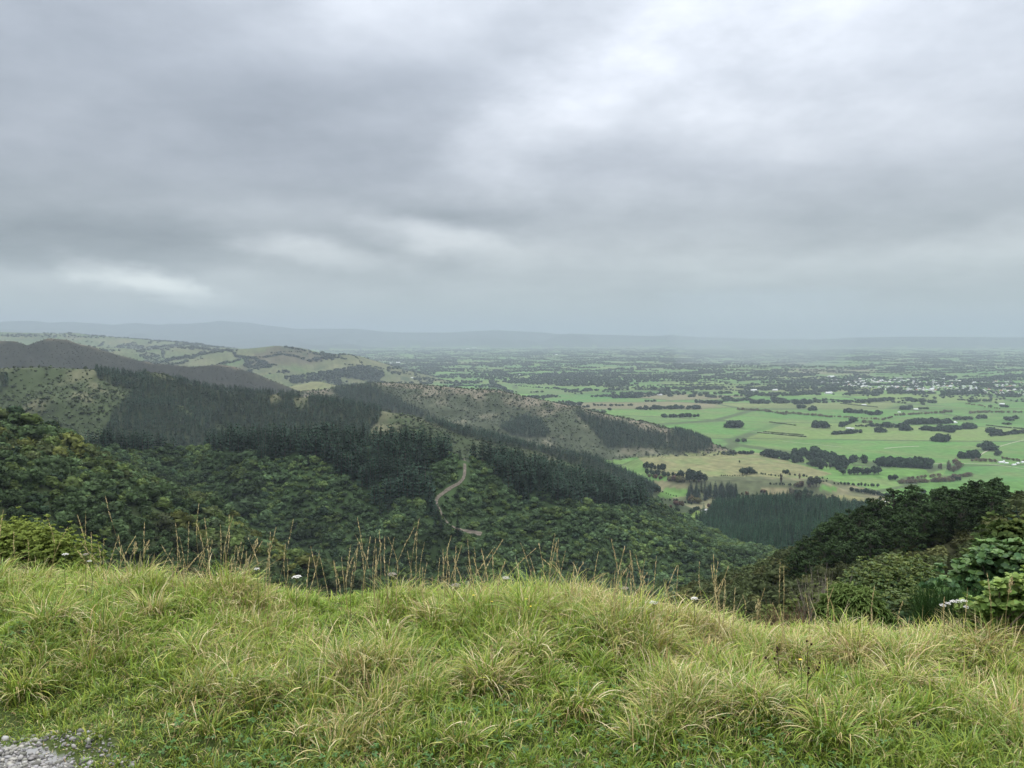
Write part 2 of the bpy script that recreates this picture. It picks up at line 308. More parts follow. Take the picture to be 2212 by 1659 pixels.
PINE_E = [[(1240, 890), (1290, 902), (1340, 915), (1400, 932), (1440, 940), (1440, 972), (1380, 968), (1310, 970), (1285, 938)], [(1080, 922), (1130, 898), (1170, 912), (1192, 940), (1160, 953), (1100, 940)],
          [(715, 842), (800, 832), (830, 850), (900, 882), (945, 905), (880, 897), (800, 882), (737, 862)], [(1440, 935), (1475, 930), (1530, 945), (1541, 968), (1500, 980), (1445, 975)]]
PLANT = [(1500, 1132), (1545, 1098), (1640, 1085), (1720, 1080), (1800, 1088), (1888, 1098), (1900, 1130), (1850, 1158), (1780, 1190), (1700, 1215), (1600, 1240), (1580, 1210), (1560, 1170), (1530, 1155)]
BEECH = [(1705, 1240), (1733, 1205), (1780, 1160), (1849, 1120), (1889, 1060), (1950, 1030), (2011, 1020), (2051, 1020), (2132, 1020), (2172, 1050), (2160, 1112), (2129, 1142), (2092, 1150), (2010, 1182), (1938, 1200), (1883, 1218), (1810, 1236), (1740, 1252)]
DARK = [(502, 1000), (540, 990), (560, 1040), (556, 1110), (530, 1118), (508, 1070)]
# ------------------------------------------------------------------ ground sheet
r2 = np.hypot(GX, GY); PXg, PYg = project(np.stack([GX, GY, GH], -1)); PYg = np.where(r2 < 40, 99999, PYg)
base = dict(right_spur=(.028, .03, .014), left_spur=(.03, .042, .018), centre=(.03, .05, .02), foot_spur=(.03, .05, .02), pine_ridge=(.033, .044, .021), slip_ridge=(.04, .048, .028), brown_hill=(.019, .019, .014),
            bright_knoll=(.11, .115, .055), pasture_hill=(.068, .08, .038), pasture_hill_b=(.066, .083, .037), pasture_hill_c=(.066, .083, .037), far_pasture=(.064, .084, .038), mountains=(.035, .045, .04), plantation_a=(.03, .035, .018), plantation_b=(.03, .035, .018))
COL = np.zeros(GX.shape+(3,)); COL[:] = (.085, .13, .045)
for i, k in enumerate(RN): COL[GW == i] = base[k]
nA = fbm(GX/160, GY/160, 4, 71); nB = fbm(GX/40, GY/40, 4, 72); nC = fbm(GX/9, GY/9, 3, 73)
def mixc(mask, c, amt=1.0):
    w = (np.clip(mask, 0, 1)*amt)[..., None]; COL[:] = COL*(1-w)+np.array(c)*w
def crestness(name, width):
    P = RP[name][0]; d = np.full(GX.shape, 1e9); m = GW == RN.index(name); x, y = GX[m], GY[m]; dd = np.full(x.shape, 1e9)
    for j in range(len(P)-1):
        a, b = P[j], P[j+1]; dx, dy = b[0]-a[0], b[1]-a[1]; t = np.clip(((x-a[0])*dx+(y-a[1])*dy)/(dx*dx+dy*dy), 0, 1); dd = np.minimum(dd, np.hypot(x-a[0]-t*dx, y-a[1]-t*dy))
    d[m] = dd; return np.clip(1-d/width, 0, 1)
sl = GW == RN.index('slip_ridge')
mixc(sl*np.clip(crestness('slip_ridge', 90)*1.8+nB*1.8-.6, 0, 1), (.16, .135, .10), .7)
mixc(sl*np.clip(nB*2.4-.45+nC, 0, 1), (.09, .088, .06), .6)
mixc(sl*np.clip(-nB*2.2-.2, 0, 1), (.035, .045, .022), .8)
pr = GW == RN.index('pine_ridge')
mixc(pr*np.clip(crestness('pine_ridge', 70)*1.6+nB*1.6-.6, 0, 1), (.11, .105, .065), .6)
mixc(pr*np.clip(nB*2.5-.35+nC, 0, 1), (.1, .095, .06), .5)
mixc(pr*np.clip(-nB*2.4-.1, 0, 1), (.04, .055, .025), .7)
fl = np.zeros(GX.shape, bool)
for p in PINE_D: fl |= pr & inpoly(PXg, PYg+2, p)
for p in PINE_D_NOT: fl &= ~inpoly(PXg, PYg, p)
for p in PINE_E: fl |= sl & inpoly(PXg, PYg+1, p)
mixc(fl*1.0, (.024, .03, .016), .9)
bh = GW == RN.index('brown_hill')
mixc(bh*np.clip(crestness('brown_hill', 30)*1.6+nB*1.6-1.2, 0, 1), (.11, .09, .06), .7)
mixc(bh*np.clip(nA*1.8-.1, 0, 1), (.034, .036, .021), .8)
for k in ('pasture_hill', 'pasture_hill_b', 'pasture_hill_c', 'far_pasture', 'bright_knoll'):
    m = GW == RN.index(k); mixc(m*np.clip(nA*2.2-.1, 0, 1), (.115, .11, .06), .7); mixc(m*np.clip(-nA*2.2-.25, 0, 1), (.05, .09, .03), .8)
m = (GW == RN.index('pasture_hill')); mixc(m*inpoly(PXg, PYg, [(540, 770), (600, 745), (640, 750), (700, 768), (690, 785), (600, 790), (520, 800)]), (.055, .05, .032), .85)
mixc(m*np.clip(fbm(GX/90, GY/90, 3, 75)*3-.9, 0, 1), (.03, .045, .022), .9)
m = GW == RN.index('far_pasture'); mixc(m*np.clip(fbm(GX/170, GY/170, 3, 76)*3-.8, 0, 1), (.03, .045, .022), .9)
plain = (GW == -1).astype(float)
tr = inpoly(PXg, PYg, [(1375, 986), (1470, 982), (1560, 974), (1640, 978), (1705, 997), (1800, 1024), (1740, 1036), (1600, 1034), (1480, 1040), (1410, 1020)]) & (r2 > 1200) & (r2 < 1800)
mixc(tr*1.0, (.128, .128, .062)); mixc(tr*np.clip(nB*2.5, 0, 1), (.08, .118, .042), .6); plain = np.where(tr, 0, plain)
vf = inpoly(PXg, PYg, [(1400, 1040), (1560, 1028), (1780, 1034), (1900, 1060), (1930, 1080), (1890, 1110), (1700, 1100), (1480, 1130), (1400, 1100)]) & (r2 > 950) & (r2 < 1700) & (GW == -1)
mixc(vf*1.0, (.06, .07, .036)); mixc(vf*np.clip(nB*2.4, 0, 1), (.125, .115, .066), .75); plain = np.where(vf, 0, plain)
for poly, c in (([(1489, 1103), (1500, 1100), (1530, 1112), (1540, 1118), (1510, 1122), (1488, 1116)], (.17, .24, .06)), ([(1423, 1066), (1440, 1054), (1484, 1056), (1488, 1070), (1450, 1076), (1420, 1074)], (.1, .19, .05)),
                ([(1640, 1058), (1660, 1052), (1700, 1054), (1712, 1068), (1660, 1072)], (.2, .18, .1)), ([(1700, 1078), (1800, 1070), (1850, 1072), (1890, 1082), (1890, 1094), (1740, 1090)], (.18, .18, .08)),
                ([(1772, 1048), (1810, 1052), (1806, 1062), (1770, 1058)], (.09, .19, .045)), ([(1910, 1062), (1990, 1046), (2060, 1042), (2212, 1040), (2212, 1070), (1960, 1084), (1920, 1076)], (.095, .2, .05)),
                ([(1800, 1000), (1900, 1012), (2000, 1015), (2010, 1028), (1900, 1034), (1830, 1022)], (.1, .2, .05))):
    m = inpoly(PXg, PYg, poly) & (r2 > 900); mixc(m*1.0, tuple(.66*q for q in c)); plain = np.where(m, 0, plain)
fg = r2 < 14
mixc(fg*1.0, (.045, .06, .02)); plain = np.where(fg, 0, plain)
gv = (poly_dist(GX, GY, [tuple(unproj(px, py, 1.74*F/(py-728)*math.hypot(1, min((px-1106)/F, .9)))[:2]) for px, py in ((-700, 1520), (0, 1602), (85, 1620), (155, 1650), (240, 1720), (2300, 2300), (2300, 5000), (-3000, 5000), (-3000, 1800))])+0.10*nC < 0) | ((r2 < 14) & (GY < -0.5))
mixc(gv & fg, (.2, .2, .2)); plain = np.where(gv & fg, 0, plain)
COL *= (1+.35*nC+.2*nB)[..., None]; COL = np.clip(COL, .008, .5)
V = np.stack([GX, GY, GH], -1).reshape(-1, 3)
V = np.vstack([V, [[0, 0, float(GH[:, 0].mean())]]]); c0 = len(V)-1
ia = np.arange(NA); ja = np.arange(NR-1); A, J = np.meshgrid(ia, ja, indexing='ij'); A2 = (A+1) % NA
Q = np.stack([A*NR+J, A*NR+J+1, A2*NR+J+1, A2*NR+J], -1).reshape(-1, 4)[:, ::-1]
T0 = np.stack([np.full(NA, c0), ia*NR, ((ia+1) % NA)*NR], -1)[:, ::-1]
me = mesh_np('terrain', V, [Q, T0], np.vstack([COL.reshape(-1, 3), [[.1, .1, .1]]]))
a = me.attributes.new('plain', 'FLOAT', 'POINT'); a.data.foreach_set('value', np.append(plain.ravel(), 0).astype(np.float32))
def terrain_mat():
    m, nt, b = new_mat('ground cover'); N, L = nt.nodes, nt.links
    at = N.new('ShaderNodeAttribute'); at.attribute_name = 'Col'; pl = N.new('ShaderNodeAttribute'); pl.attribute_name = 'plain'
    g = N.new('ShaderNodeNewGeometry')
    def vor(scale, rot, sx, feat, rnd=.85):
        mp = N.new('ShaderNodeMapping'); mp.inputs['Rotation'].default_value = (0, 0, rot); mp.inputs['Scale'].default_value = (sx, 1, 0); L.new(g.outputs['Position'], mp.inputs[0])
        v = N.new('ShaderNodeTexVoronoi'); v.feature = feat; v.distance = 'CHEBYCHEV' if feat == 'F1' else 'EUCLIDEAN'; v.inputs['Scale'].default_value = scale; v.inputs['Randomness'].default_value = rnd; L.new(mp.outputs[0], v.inputs['Vector']); return v
    def noi(scale, det=4):
        n = N.new('ShaderNodeTexNoise'); n.inputs['Scale'].default_value = scale; n.inputs['Detail'].default_value = det; L.new(g.outputs['Position'], n.inputs['Vector']); return n
    def mixn(f, a_, b_, mode='MIX'):
        x = N.new('ShaderNodeMix'); x.data_type = 'RGBA'; x.blend_type = mode
        for i, v in ((0, f), (6, a_), (7, b_)):
            if isinstance(v, (float, int)): x.inputs[i].default_value = v
            elif isinstance(v, tuple): x.inputs[i].default_value = (*v, 1)
            else: L.new(v, x.inputs[i])
        return x.outputs[2]
    v1 = vor(1/330, .35, .55, 'F1'); sp = N.new('ShaderNodeSeparateColor'); L.new(v1.outputs['Color'], sp.inputs[0])
    rp = N.new('ShaderNodeValToRGB'); L.new(sp.outputs[0], rp.inputs[0]); cr = rp.color_ramp; cr.interpolation = 'CONSTANT'
    cl = [(0, (.062, .132, .036)), (.16, (.08, .155, .042)), (.34, (.054, .125, .036)), (.48, (.098, .148, .046)), (.6, (.066, .143, .038)), (.74, (.108, .135, .054)), (.84, (.074, .128, .044)), (.94, (.125, .115, .07))]
    while len(cr.elements) < len(cl): cr.elements.new(.5)
    for e, (p, c) in zip(cr.elements, cl): e.position = p; e.color = (*c, 1)
    n1 = noi(1/90); n2 = noi(1/14); v2 = vor(1/150, .35, .4, 'F1'); sp2 = N.new('ShaderNodeSeparateColor'); L.new(v2.outputs['Color'], sp2.inputs[0])
    mr2 = N.new('ShaderNodeMapRange'); L.new(sp2.outputs[1], mr2.inputs[0]); mr2.inputs[3].default_value = .86; mr2.inputs[4].default_value = 1.12
    c = mixn(1.0, rp.outputs[0], mr2.outputs[0], 'MULTIPLY')
    mr = N.new('ShaderNodeMapRange'); L.new(n1.outputs[0], mr.inputs[0]); mr.inputs[1].default_value = .42; mr.inputs[2].default_value = .68
    c = mixn(mr.outputs[0], c, mixn(.55, c, (.11, .122, .055)))
    e1 = vor(1/330, .35, .55, 'DISTANCE_TO_EDGE'); ed = N.new('ShaderNodeMapRange'); L.new(e1.outputs['Distance'], ed.inputs[0]); ed.inputs[1].default_value = .012; ed.inputs[2].default_value = .03; ed.inputs[3].default_value = 1; ed.inputs[4].default_value = 0
    md = N.new('ShaderNodeMath'); md.operation = 'MULTIPLY'; L.new(ed.outputs[0], md.inputs[0]); mk = N.new('ShaderNodeMapRange'); L.new(noi(1/420, 2).outputs[0], mk.inputs[0]); mk.inputs[1].default_value = .38; mk.inputs[2].default_value = .46; L.new(mk.outputs[0], md.inputs[1])
    c = mixn(md.outputs[0], c, (.05, .07, .032))
    c = mixn(pl.outputs['Fac'], at.outputs['Color'], c)
    mr3 = N.new('ShaderNodeMapRange'); L.new(n2.outputs[0], mr3.inputs[0]); mr3.inputs[1].default_value = .3; mr3.inputs[2].default_value = .7; mr3.inputs[3].default_value = .8; mr3.inputs[4].default_value = 1.2
    c = mixn(1.0, c, mr3.outputs[0], 'MULTIPLY')
    L.new(c, b.inputs['Base Color']); b.inputs['Roughness'].default_value = .95; b.inputs['Specular IOR Level'].default_value = .05
    return m
me.materials.append(terrain_mat())
tag(link('terrain', me), 'rolling green hills falling to a wide flat farming plain', None, None, 'structure')

# ------------------------------------------------------------------ plant models (unit height, z up)
import bmesh
def ico(sub):
    bm = bmesh.new(); bmesh.ops.create_icosphere(bm, subdivisions=sub, radius=1); v = np.array([x.co[:] for x in bm.verts]); f = np.array([[q.index for q in p.verts] for p in bm.faces]); bm.free(); return v, f
ICO1, ICO2 = ico(1), ico(2)
class MB:
    def __init__(s): s.V = []; s.Q = []; s.T = []; s.C = []; s.n = 0
    def add(s, V, C, Q=None, T=None):
        V = np.asarray(V, float); C = np.broadcast_to(np.asarray(C, float), (len(V), 3))
        if Q is not None and len(Q): s.Q.append(np.asarray(Q)+s.n)
        if T is not None and len(T): s.T.append(np.asarray(T)+s.n)
        s.V.append(V); s.C.append(C); s.n += len(V)
    def get(s):
        return (np.vstack(s.V), np.vstack(s.C), np.vstack(s.Q) if s.Q else np.zeros((0, 4), int), np.vstack(s.T) if s.T else np.zeros((0, 3), int))
    def mesh(s, name, mats): V, C, Q, T = s.get(); return mesh_np(name, V, [Q, T], C, mats)
def norm(v): return v/np.maximum(np.linalg.norm(v, axis=-1, keepdims=True), 1e-9)
def quads(mb, c, n, size, col, g, aspect=.6, jit=.7):
    """leaf-sized kite faces at centres c facing about n"""
    k = len(c); n = norm(n+g.normal(0, jit, (k, 3))); t = norm(np.cross(n, norm(g.normal(0, 1, (k, 3))))); b = np.cross(n, t)
    s = (np.asarray(size)*g.uniform(.65, 1.35, k))[:, None]
    V = np.stack([c-t*s, c-b*s*aspect+n*s*.12, c+t*s, c+b*s*aspect+n*s*.12], 1).reshape(-1, 3)
    C = np.repeat(np.broadcast_to(col, (k, 3))*g.uniform(.72, 1.28, (k, 1)), 4, 0)
    mb.add(V, C, np.arange(4*k).reshape(-1, 4))
def tube(mb, pts, rads, col, sides=5):
    pts = np.asarray(pts, float); k = len(pts); d = norm(np.gradient(pts, axis=0)); u = norm(np.cross(d, [.31, .95, .12])); w = np.cross(d, u)
    a = np.arange(sides)*2*math.pi/sides; V = pts[:, None]+np.asarray(rads)[:, None, None]*(np.cos(a)[None, :, None]*u[:, None]+np.sin(a)[None, :, None]*w[:, None])
    Q = [[i*sides+j, i*sides+(j+1) % sides, (i+1)*sides+(j+1) % sides, (i+1)*sides+j] for i in range(k-1) for j in range(sides)]
    mb.add(V.reshape(-1, 3), col, Q)
BARK = (.07, .058, .045)
def pine(wh, br, seed, width=.17, col=(.0105, .0235, .014), low=.12):
    g = np.random.default_rng(seed); cr = MB(); tk = MB()
    tube(tk, [(0, 0, -.06), (0, 0, .3), (g.normal(0, .006), g.normal(0, .006), .97)], [.016, .012, .002], BARK, 4)
    for i in range(wh):
        t = i/(wh-1); z = low+(1-low)*t**.9*.98; L = width*((1-t)**.75*.95+.05)*g.uniform(.8, 1.15)
        for j in range(br):
            a = (j+g.uniform(-.35, .35)+.5*(i % 2))*2*math.pi/br; l = L*g.uniform(.65, 1.2); up = .25+.5*t+g.uniform(-.15, .15)
            d = np.array([math.cos(a), math.sin(a), 0]); p = np.array([-d[1], d[0], 0]); w = l*g.uniform(.3, .45)
            o = np.array([0, 0, z]); m = o+d*l*.55+np.array([0, 0, l*.55*up-.0*l]); e = o+d*l+np.array([0, 0, l*(up*.9)+l*g.uniform(-.1, .15)])
            sag = np.array([0, 0, -w*.55])
            c = np.array(col)*g.uniform(.7, 1.35)
            cr.add([o, m+p*w+sag, e, m-p*w+sag, m+np.array([0, 0, w*.25])], [c*.95, c, c*1.25, c, c], None, [(0, 1, 4), (1, 2, 4), (2, 3, 4), (3, 0, 4)])
    tip = np.array([0, 0, 1.0]); cr.add([tip, (.012, 0, .9), (-.01, .01, .9), (-.004, -.012, .9)], np.array(col)*1.3, None, [(0, 1, 2), (0, 2, 3), (0, 3, 1)])
    return cr, tk
def lumps(seed, n, spread, rad, zlo, zhi, leaves, leaf, col, core=True, flat=.8, trunk=.05, colv=.18, jit=.7, aspect=.6):
    """crown of foliage lumps: leaf faces over each lump and a knobbly inner mass"""
    g = np.random.default_rng(seed); cr = MB(); tk = MB()
    for i in range(n):
        a = g.uniform(0, 6.283); q = spread*math.sqrt(g.uniform(0, 1)) if n > 1 else 0; z = zlo+(zhi-zlo)*g.uniform(0, 1)*(1-.35*(q/max(spread, 1e-6))**2)
        if i == 0: q = 0; z = zhi
        c = np.array([q*math.cos(a), q*math.sin(a), z]); r = rad*g.uniform(.75, 1.2); cc = np.array(col)*g.uniform(1-colv, 1+colv)
        if core:
            v, f = ICO1; nn = r*.86*(1+g.uniform(-.25, .2, (len(v), 1))); cr.add(c+v*nn*np.array([1, 1, flat]), cc[None]*g.uniform(.75, 1.2, (len(v), 1)), None, f)
        d = norm(g.normal(0, 1, (leaves, 3))+np.array([0, 0, .35])); p = c+d*np.array([1, 1, flat])*r*g.uniform(.8, 1.12, (leaves, 1)); quads(cr, p, d, np.full(leaves, leaf), cc, g, aspect, jit)
        if trunk: tube(tk, [(0, 0, -.05), c*np.array([.35, .35, .45]), c], [trunk, trunk*.7, trunk*.25], BARK, 4)
    return cr, tk
def beech(seed, col=(.025, .044, .016)):
    """tiered tree: level sprays of small leaves on spreading limbs"""
    g = np.random.default_rng(seed); cr = MB(); tk = MB()
    tube(tk, [(0, 0, -.08), (.01, 0, .3), (-.01, .015, .62), (0, 0, .9)], [.035, .028, .018, .005], (.10, .09, .075), 5)
    for i in range(30):
        t = (i+g.uniform(0, 1))/30; z = .28+.68*t; R_ = .36*math.sqrt(max(1-(t*.98)**2.2, 0.02)); q = R_*math.sqrt(g.uniform(.15, 1)); a = i*2.4+g.uniform(-.4, .4)
        c = np.array([q*math.cos(a), q*math.sin(a), z+.03*g.normal()]); r = .15*(1-.45*t)*g.uniform(.75, 1.2); k = 46
        tube(tk, [(0, 0, max(z-.18-.2*q, .1)), c*np.array([.6, .6, 1])-np.array([0, 0, .04]), c], [.009, .006, .003], (.1, .09, .075), 3)
        aa = g.uniform(0, 6.283, k); rr = np.sqrt(g.uniform(0, 1, k))*r; P = c+np.stack([rr*np.cos(aa), rr*np.sin(aa), g.normal(0, .016, k)-.35*rr**2/r], -1)
        quads(cr, P, np.tile([0, 0, 1.0], (k, 1)), np.full(k, .034), np.array(col)*g.uniform(.75, 1.35), g, .6, .45)
    return cr, tk
def merged(mb2):
    a = MB()
    for m in mb2:
        if m.V:
            V, C, Q, T = m.get(); a.add(V, C, Q, T)
    return a.get()
def scatter(name, variants, P, sc, tint, mats, label, kind='stuff', squash=None):
    """many plants that read as one mass, as one mesh"""
    n = len(P); rot = rng.uniform(0, 6.283, n); vi = rng.integers(0, len(variants), n); Vs, Cs, Qs, Ts = [], [], [], []; off = 0
    for k, (V, C, Q, T) in enumerate(variants):
        m = np.nonzero(vi == k)[0]
        if not len(m): continue
        c, s = np.cos(rot[m])[:, None], np.sin(rot[m])[:, None]; S3 = sc[m] if np.ndim(sc) == 2 else np.stack([sc[m]]*3, -1)
        X = (V[None, :, 0]*c-V[None, :, 1]*s)*S3[:, :1]+P[m, 0:1]; Y = (V[None, :, 0]*s+V[None, :, 1]*c)*S3[:, 1:2]+P[m, 1:2]; Z = V[None, :, 2]*S3[:, 2:3]+P[m, 2:3]
        Vs.append(np.stack([X, Y, Z], -1).reshape(-1, 3).astype(np.float32)); Cs.append((C[None]*tint[m][:, None, :]).reshape(-1, 3).astype(np.float32))
        o = off+np.arange(len(m))[:, None, None]*len(V)
        if len(Q): Qs.append((Q[None]+o).reshape(-1, 4).astype(np.int32))
        if len(T): Ts.append((T[None]+o).reshape(-1, 3).astype(np.int32))
        off += len(m)*len(V)
    me = mesh_np(name, np.vstack(Vs), ([np.vstack(Qs)] if Qs else [])+([np.vstack(Ts)] if Ts else []), np.vstack(Cs), mats)
    return tag(link(name, me), label, None, None, kind)
PROTO = {}
def place(kind, variants, P, hgt, label, cat, group, wid=None, rot=None, mats=(M_FOL, M_BARK), parts=True):
    """one tree: a thing with crown and trunk parts, or (too small to show them) a single mesh"""
    k = int(rng.integers(0, len(variants))); key = (kind, k, id(variants))
    if key not in PROTO:
        cr, tk = variants[k]
        PROTO[key] = (cr.mesh('crown', [mats[0]]), tk.mesh('trunk', [mats[1]])) if parts else (mesh_np(kind, *(lambda V, C, Q, T: (V, [Q, T], C))(*merged((cr, tk))), mats=[mats[0]]), None)
    a, b = PROTO[key]
    o = bpy.data.objects.new(kind, None if parts else a); S.collection.objects.link(o)
    o.location = P; w = hgt if wid is None else wid; o.scale = (w, w, hgt); o.rotation_euler = (0, 0, rng.uniform(0, 6.283) if rot is None else rot)
    if parts:
        o.empty_display_size = .1
        link('crown', a, o); link('trunk', b, o)
    return tag(o, label, cat, group)
def grid_pts(rmin, rmax, sp, azmax=R(37)):
    n = int(rmax*math.sin(min(azmax, R(90)))/sp)+1; gx = np.arange(-n, n+1)*sp; gy = np.arange(int(rmin*math.cos(azmax)/sp), int(rmax/sp)+1)*sp
    X, Y = np.meshgrid(gx, gy); X = X+rng.uniform(-.48, .48, X.shape)*sp; Y = Y+rng.uniform(-.48, .48, Y.shape)*sp; X[::2] += sp*.5
    X, Y = X.ravel(), Y.ravel(); r = np.hypot(X, Y); m = (r > rmin) & (r < rmax) & (np.abs(np.arctan2(X, Y)) < azmax); X, Y = X[m], Y[m]
    Z, w = height(X, Y, True); return np.stack([X, Y, Z], -1), w

# ------------------------------------------------------------------ bush and plantations on the hills
idx = {k: i for i, k in enumerate(RN)}
ROAD = [(1002, 990), (1004, 1008), (1004, 1026), (998, 1040), (978, 1052), (955, 1066), (941, 1080), (944, 1092), (952, 1106), (958, 1122), (972, 1136), (988, 1144), (1012, 1150), (1040, 1155)]
TRACK = [(985, 1126), (1020, 1122), (1060, 1118), (1110, 1112), (1160, 1106), (1195, 1100), (1215, 1094)]
road3 = ground_at(*np.array(ROAD).T); track3 = ground_at(*np.array(TRACK).T)
def near_line(P, line, w):
    d = np.full(len(P), 1e9)
    for a, b in zip(line[:-1], line[1:]):
        dx, dy = b[0]-a[0], b[1]-a[1]; t = np.clip(((P[:, 0]-a[0])*dx+(P[:, 1]-a[1])*dy)/max(dx*dx+dy*dy, 1e-6), 0, 1); d = np.minimum(d, np.hypot(P[:, 0]-a[0]-t*dx, P[:, 1]-a[1]-t*dy))
    return d < w
def strip(name, line, w, mat, label, lift=.3):
    pts = np.asarray(line); 
    for _ in range(2):
        q = np.vstack([[.75*a+.25*b, .25*a+.75*b] for a, b in zip(pts[:-1], pts[1:])]); pts = np.vstack([pts[:1], q, pts[-1:]])
    t = np.linspace(0, 1, max(40, len(pts)*3)); s = np.linspace(0, 1, len(pts)); pts = np.stack([np.interp(t, s, pts[:, k]) for k in range(3)], -1)
    d = norm(np.gradient(pts[:, :2], axis=0)); n = np.stack([-d[:, 1], d[:, 0]], -1); V = []
    for k in (-1, -.33, .33, 1):
        X = pts[:, :2]+n*w*.5*k*rng.uniform(.85, 1.15, (len(pts), 1)); V.append(np.column_stack([X, np.maximum(height(X[:, 0], X[:, 1]), 0*X[:, 0]-9999)+lift]))
    V = np.stack(V, 1).reshape(-1, 3); Q = [[i*4+j, i*4+j+1, i*4+4+j+1, i*4+4+j] for i in range(len(pts)-1) for j in range(3)]
    return tag(link(name, mesh_np(name, V, [Q], None, [mat])), label, None, None, 'structure')
M_ROAD = plain_mat('gravel road', (.105, .092, .075), .95, .05, .6, .35)
strip('gravel_road', road3[:8], 2.0, M_ROAD, 'pale gravel forestry road curving down the bush covered ridge', .5)
strip('gravel_road', road3[7:12], 1.5, M_ROAD, 'lower end of the gravel road, half hidden by pines', .5)
strip('gravel_clearing', road3[11:], 3.6, M_ROAD, 'small bare gravel patch at the end of the forestry road', .5)

pineN = [pine(13, 7, 100+i, w) for i, w in enumerate((.17, .15, .19, .16))]
pineF = [merged(pine(7, 5, 200+i, w, (.017, .032, .021))) for i, w in enumerate((.27, .24, .3))]
bushV = [merged(lumps(300+i, 3, .32, .36, .3, .62, 34, .15, (1, 1, 1), True, .8, 0, .2)) for i in range(5)]
bushF = [merged(lumps(320+i, 1, 0, .5, .35, .45, 14, .2, (1, 1, 1), True, .8, 0, .2)) for i in range(3)]
bushN = [lumps(340+i, 7, .3, .24, .4, .8, 60, .085, (.038, .062, .025), True, .85, .03, .22) for i in range(4)]
bushNb = [lumps(350+i, 8, .22, .2, .35, .85, 60, .07, (.046, .055, .027), True, 1.0, .03, .22) for i in range(4)]
P, w = grid_pts(185, 900, 3.25)
far_enough = w != 99
P, w = P[far_enough], w[far_enough]
r = np.hypot(P[:, 0], P[:, 1]); vis = visible(P, 9.0); P, w, r = P[vis], w[vis], r[vis]
px, py = project(P)
onroad = near_line(P, road3[:8], 3.0) | near_line(P, road3[7:12], 1.0) | near_line(P, road3[11:], 3.0)
# keep the sight line to the road clear: low growth just in front of it
Pc = np.isin(w, [idx['centre'], idx['foot_spur']])
isC1 = Pc & inpoly(px, py, PINE_C1) & ~onroad; isC2 = Pc & inpoly(px, py, PINE_C2) & ~onroad
isPl = np.isin(w, [idx['plantation_a'], idx['plantation_b'], -1]) & inpoly(px, py, PLANT)
isDk = Pc & inpoly(px, py, DARK)
pn = isC1 | isC2
thin = rng.uniform(size=len(P)) < .56
pl_i = np.nonzero(pn & thin)[0]; order = pl_i[np.argsort(-(16/r[pl_i]))]
nind = 0; rest = []
pick = set(rng.permutation(order[:int(len(order)*.9)])[:285].tolist()) if len(order) > 285 else set(order.tolist())
for i in order:
    h = rng.uniform(12, 20)*(1.0 if isC2[i] else (.8 if px[i] < 480 else 1.0))
    if i in pick:
        if isC1[i]: place('pine_tree', pineN, P[i]-[0, 0, .3], h, 'dark green plantation pine on the central ridge, uphill of the gravel road', 'pine tree', 'plantation pines uphill of the gravel road')
        else: place('pine_tree', pineN, P[i]-[0, 0, .3], h, 'dark green plantation pine on the shoulder past the gravel road', 'pine tree', 'plantation pines on the shoulder past the gravel road')
    else: rest.append((P[i][0], P[i][1], P[i][2], h))
for (x_, y_, h, lab) in ((989, 1163, 15, 'lone dark pine standing below the pale road bend'), (940, 1150, 14, 'dark pine beside the lower end of the gravel road'), (953, 1148, 11, 'shorter dark pine next to the road, partly hidden by another'), (934, 1108, 13, 'dark pine leaning over the hidden stretch of gravel road'), (946, 1124, 12, 'slim dark pine covering the gravel road where it narrows'), (927, 1092, 13, 'dark pine at the lower tip of the ridge plantation beside the road'), (994, 993, 9, 'small dark pine at the top of the gravel road'), (667, 1010, 9, 'single small pine in bush below the ridge pines')):
    place('pine_tree', pineN, ground_at(x_, y_)[0]-[0, 0, .3], h, lab, 'pine tree', None)
# second ridge, slip ridge and valley plantation: pines that read as one dark mass
Pd, wd = grid_pts(880, 1420, 5.0); vd = visible(Pd, 14); Pd, wd = Pd[vd], wd[vd]; pxd, pyd = project(Pd)
inD = np.zeros(len(Pd), bool)
for p in PINE_D: inD |= inpoly(pxd, pyd+2, p)
for p in PINE_D_NOT: inD &= ~inpoly(pxd, pyd, p)
inD &= wd == idx['pine_ridge']
Pe, we = grid_pts(1450, 2150, 6.2, R(28)); ve = visible(Pe, 14); Pe, we = Pe[ve], we[ve]; pxe, pye = project(Pe); inE = np.zeros(len(Pe), bool)
for p in PINE_E: inE |= inpoly(pxe, pye+1, p)
inE &= we == idx['slip_ridge']
Pp, wp = grid_pts(560, 1150, 4.6, R(30)); vp = visible(Pp, 18); Pp, wp = Pp[vp], wp[vp]; pxp, pyp = project(Pp); inP = inpoly(pxp, pyp, PLANT) & np.isin(wp, [idx['plantation_a'], idx['plantation_b'], -1])
def conifer_tint(n, c=(1, 1, 1), v=.22): return np.array(c)*rng.uniform(1-v, 1+v, (n, 1))
PF = np.vstack([np.array(rest)[:, :3] if rest else np.zeros((0, 3)), Pd[inD], Pe[inE]])
HF = np.concatenate([np.array(rest)[:, 3] if rest else [], rng.uniform(7.5, 13, inD.sum()), rng.uniform(10, 15, inE.sum())])
scatter('pine_forest', pineF, PF-[0, 0, .5], HF, conifer_tint(len(PF), (1, 1, 1), .42), [M_CON], 'dark pine forest covering the far ridges')
nP = int(inP.sum()); scatter('pine_plantation', [merged(pineN[k]) for k in range(3)], Pp[inP]-[0, 0, .5], np.clip(rng.normal(13.5, 2.6, nP), 8, 20), conifer_tint(nP, (1.45, 1.75, 1.45), .5), [M_CON], 'even dark green pine plantation on the valley floor')
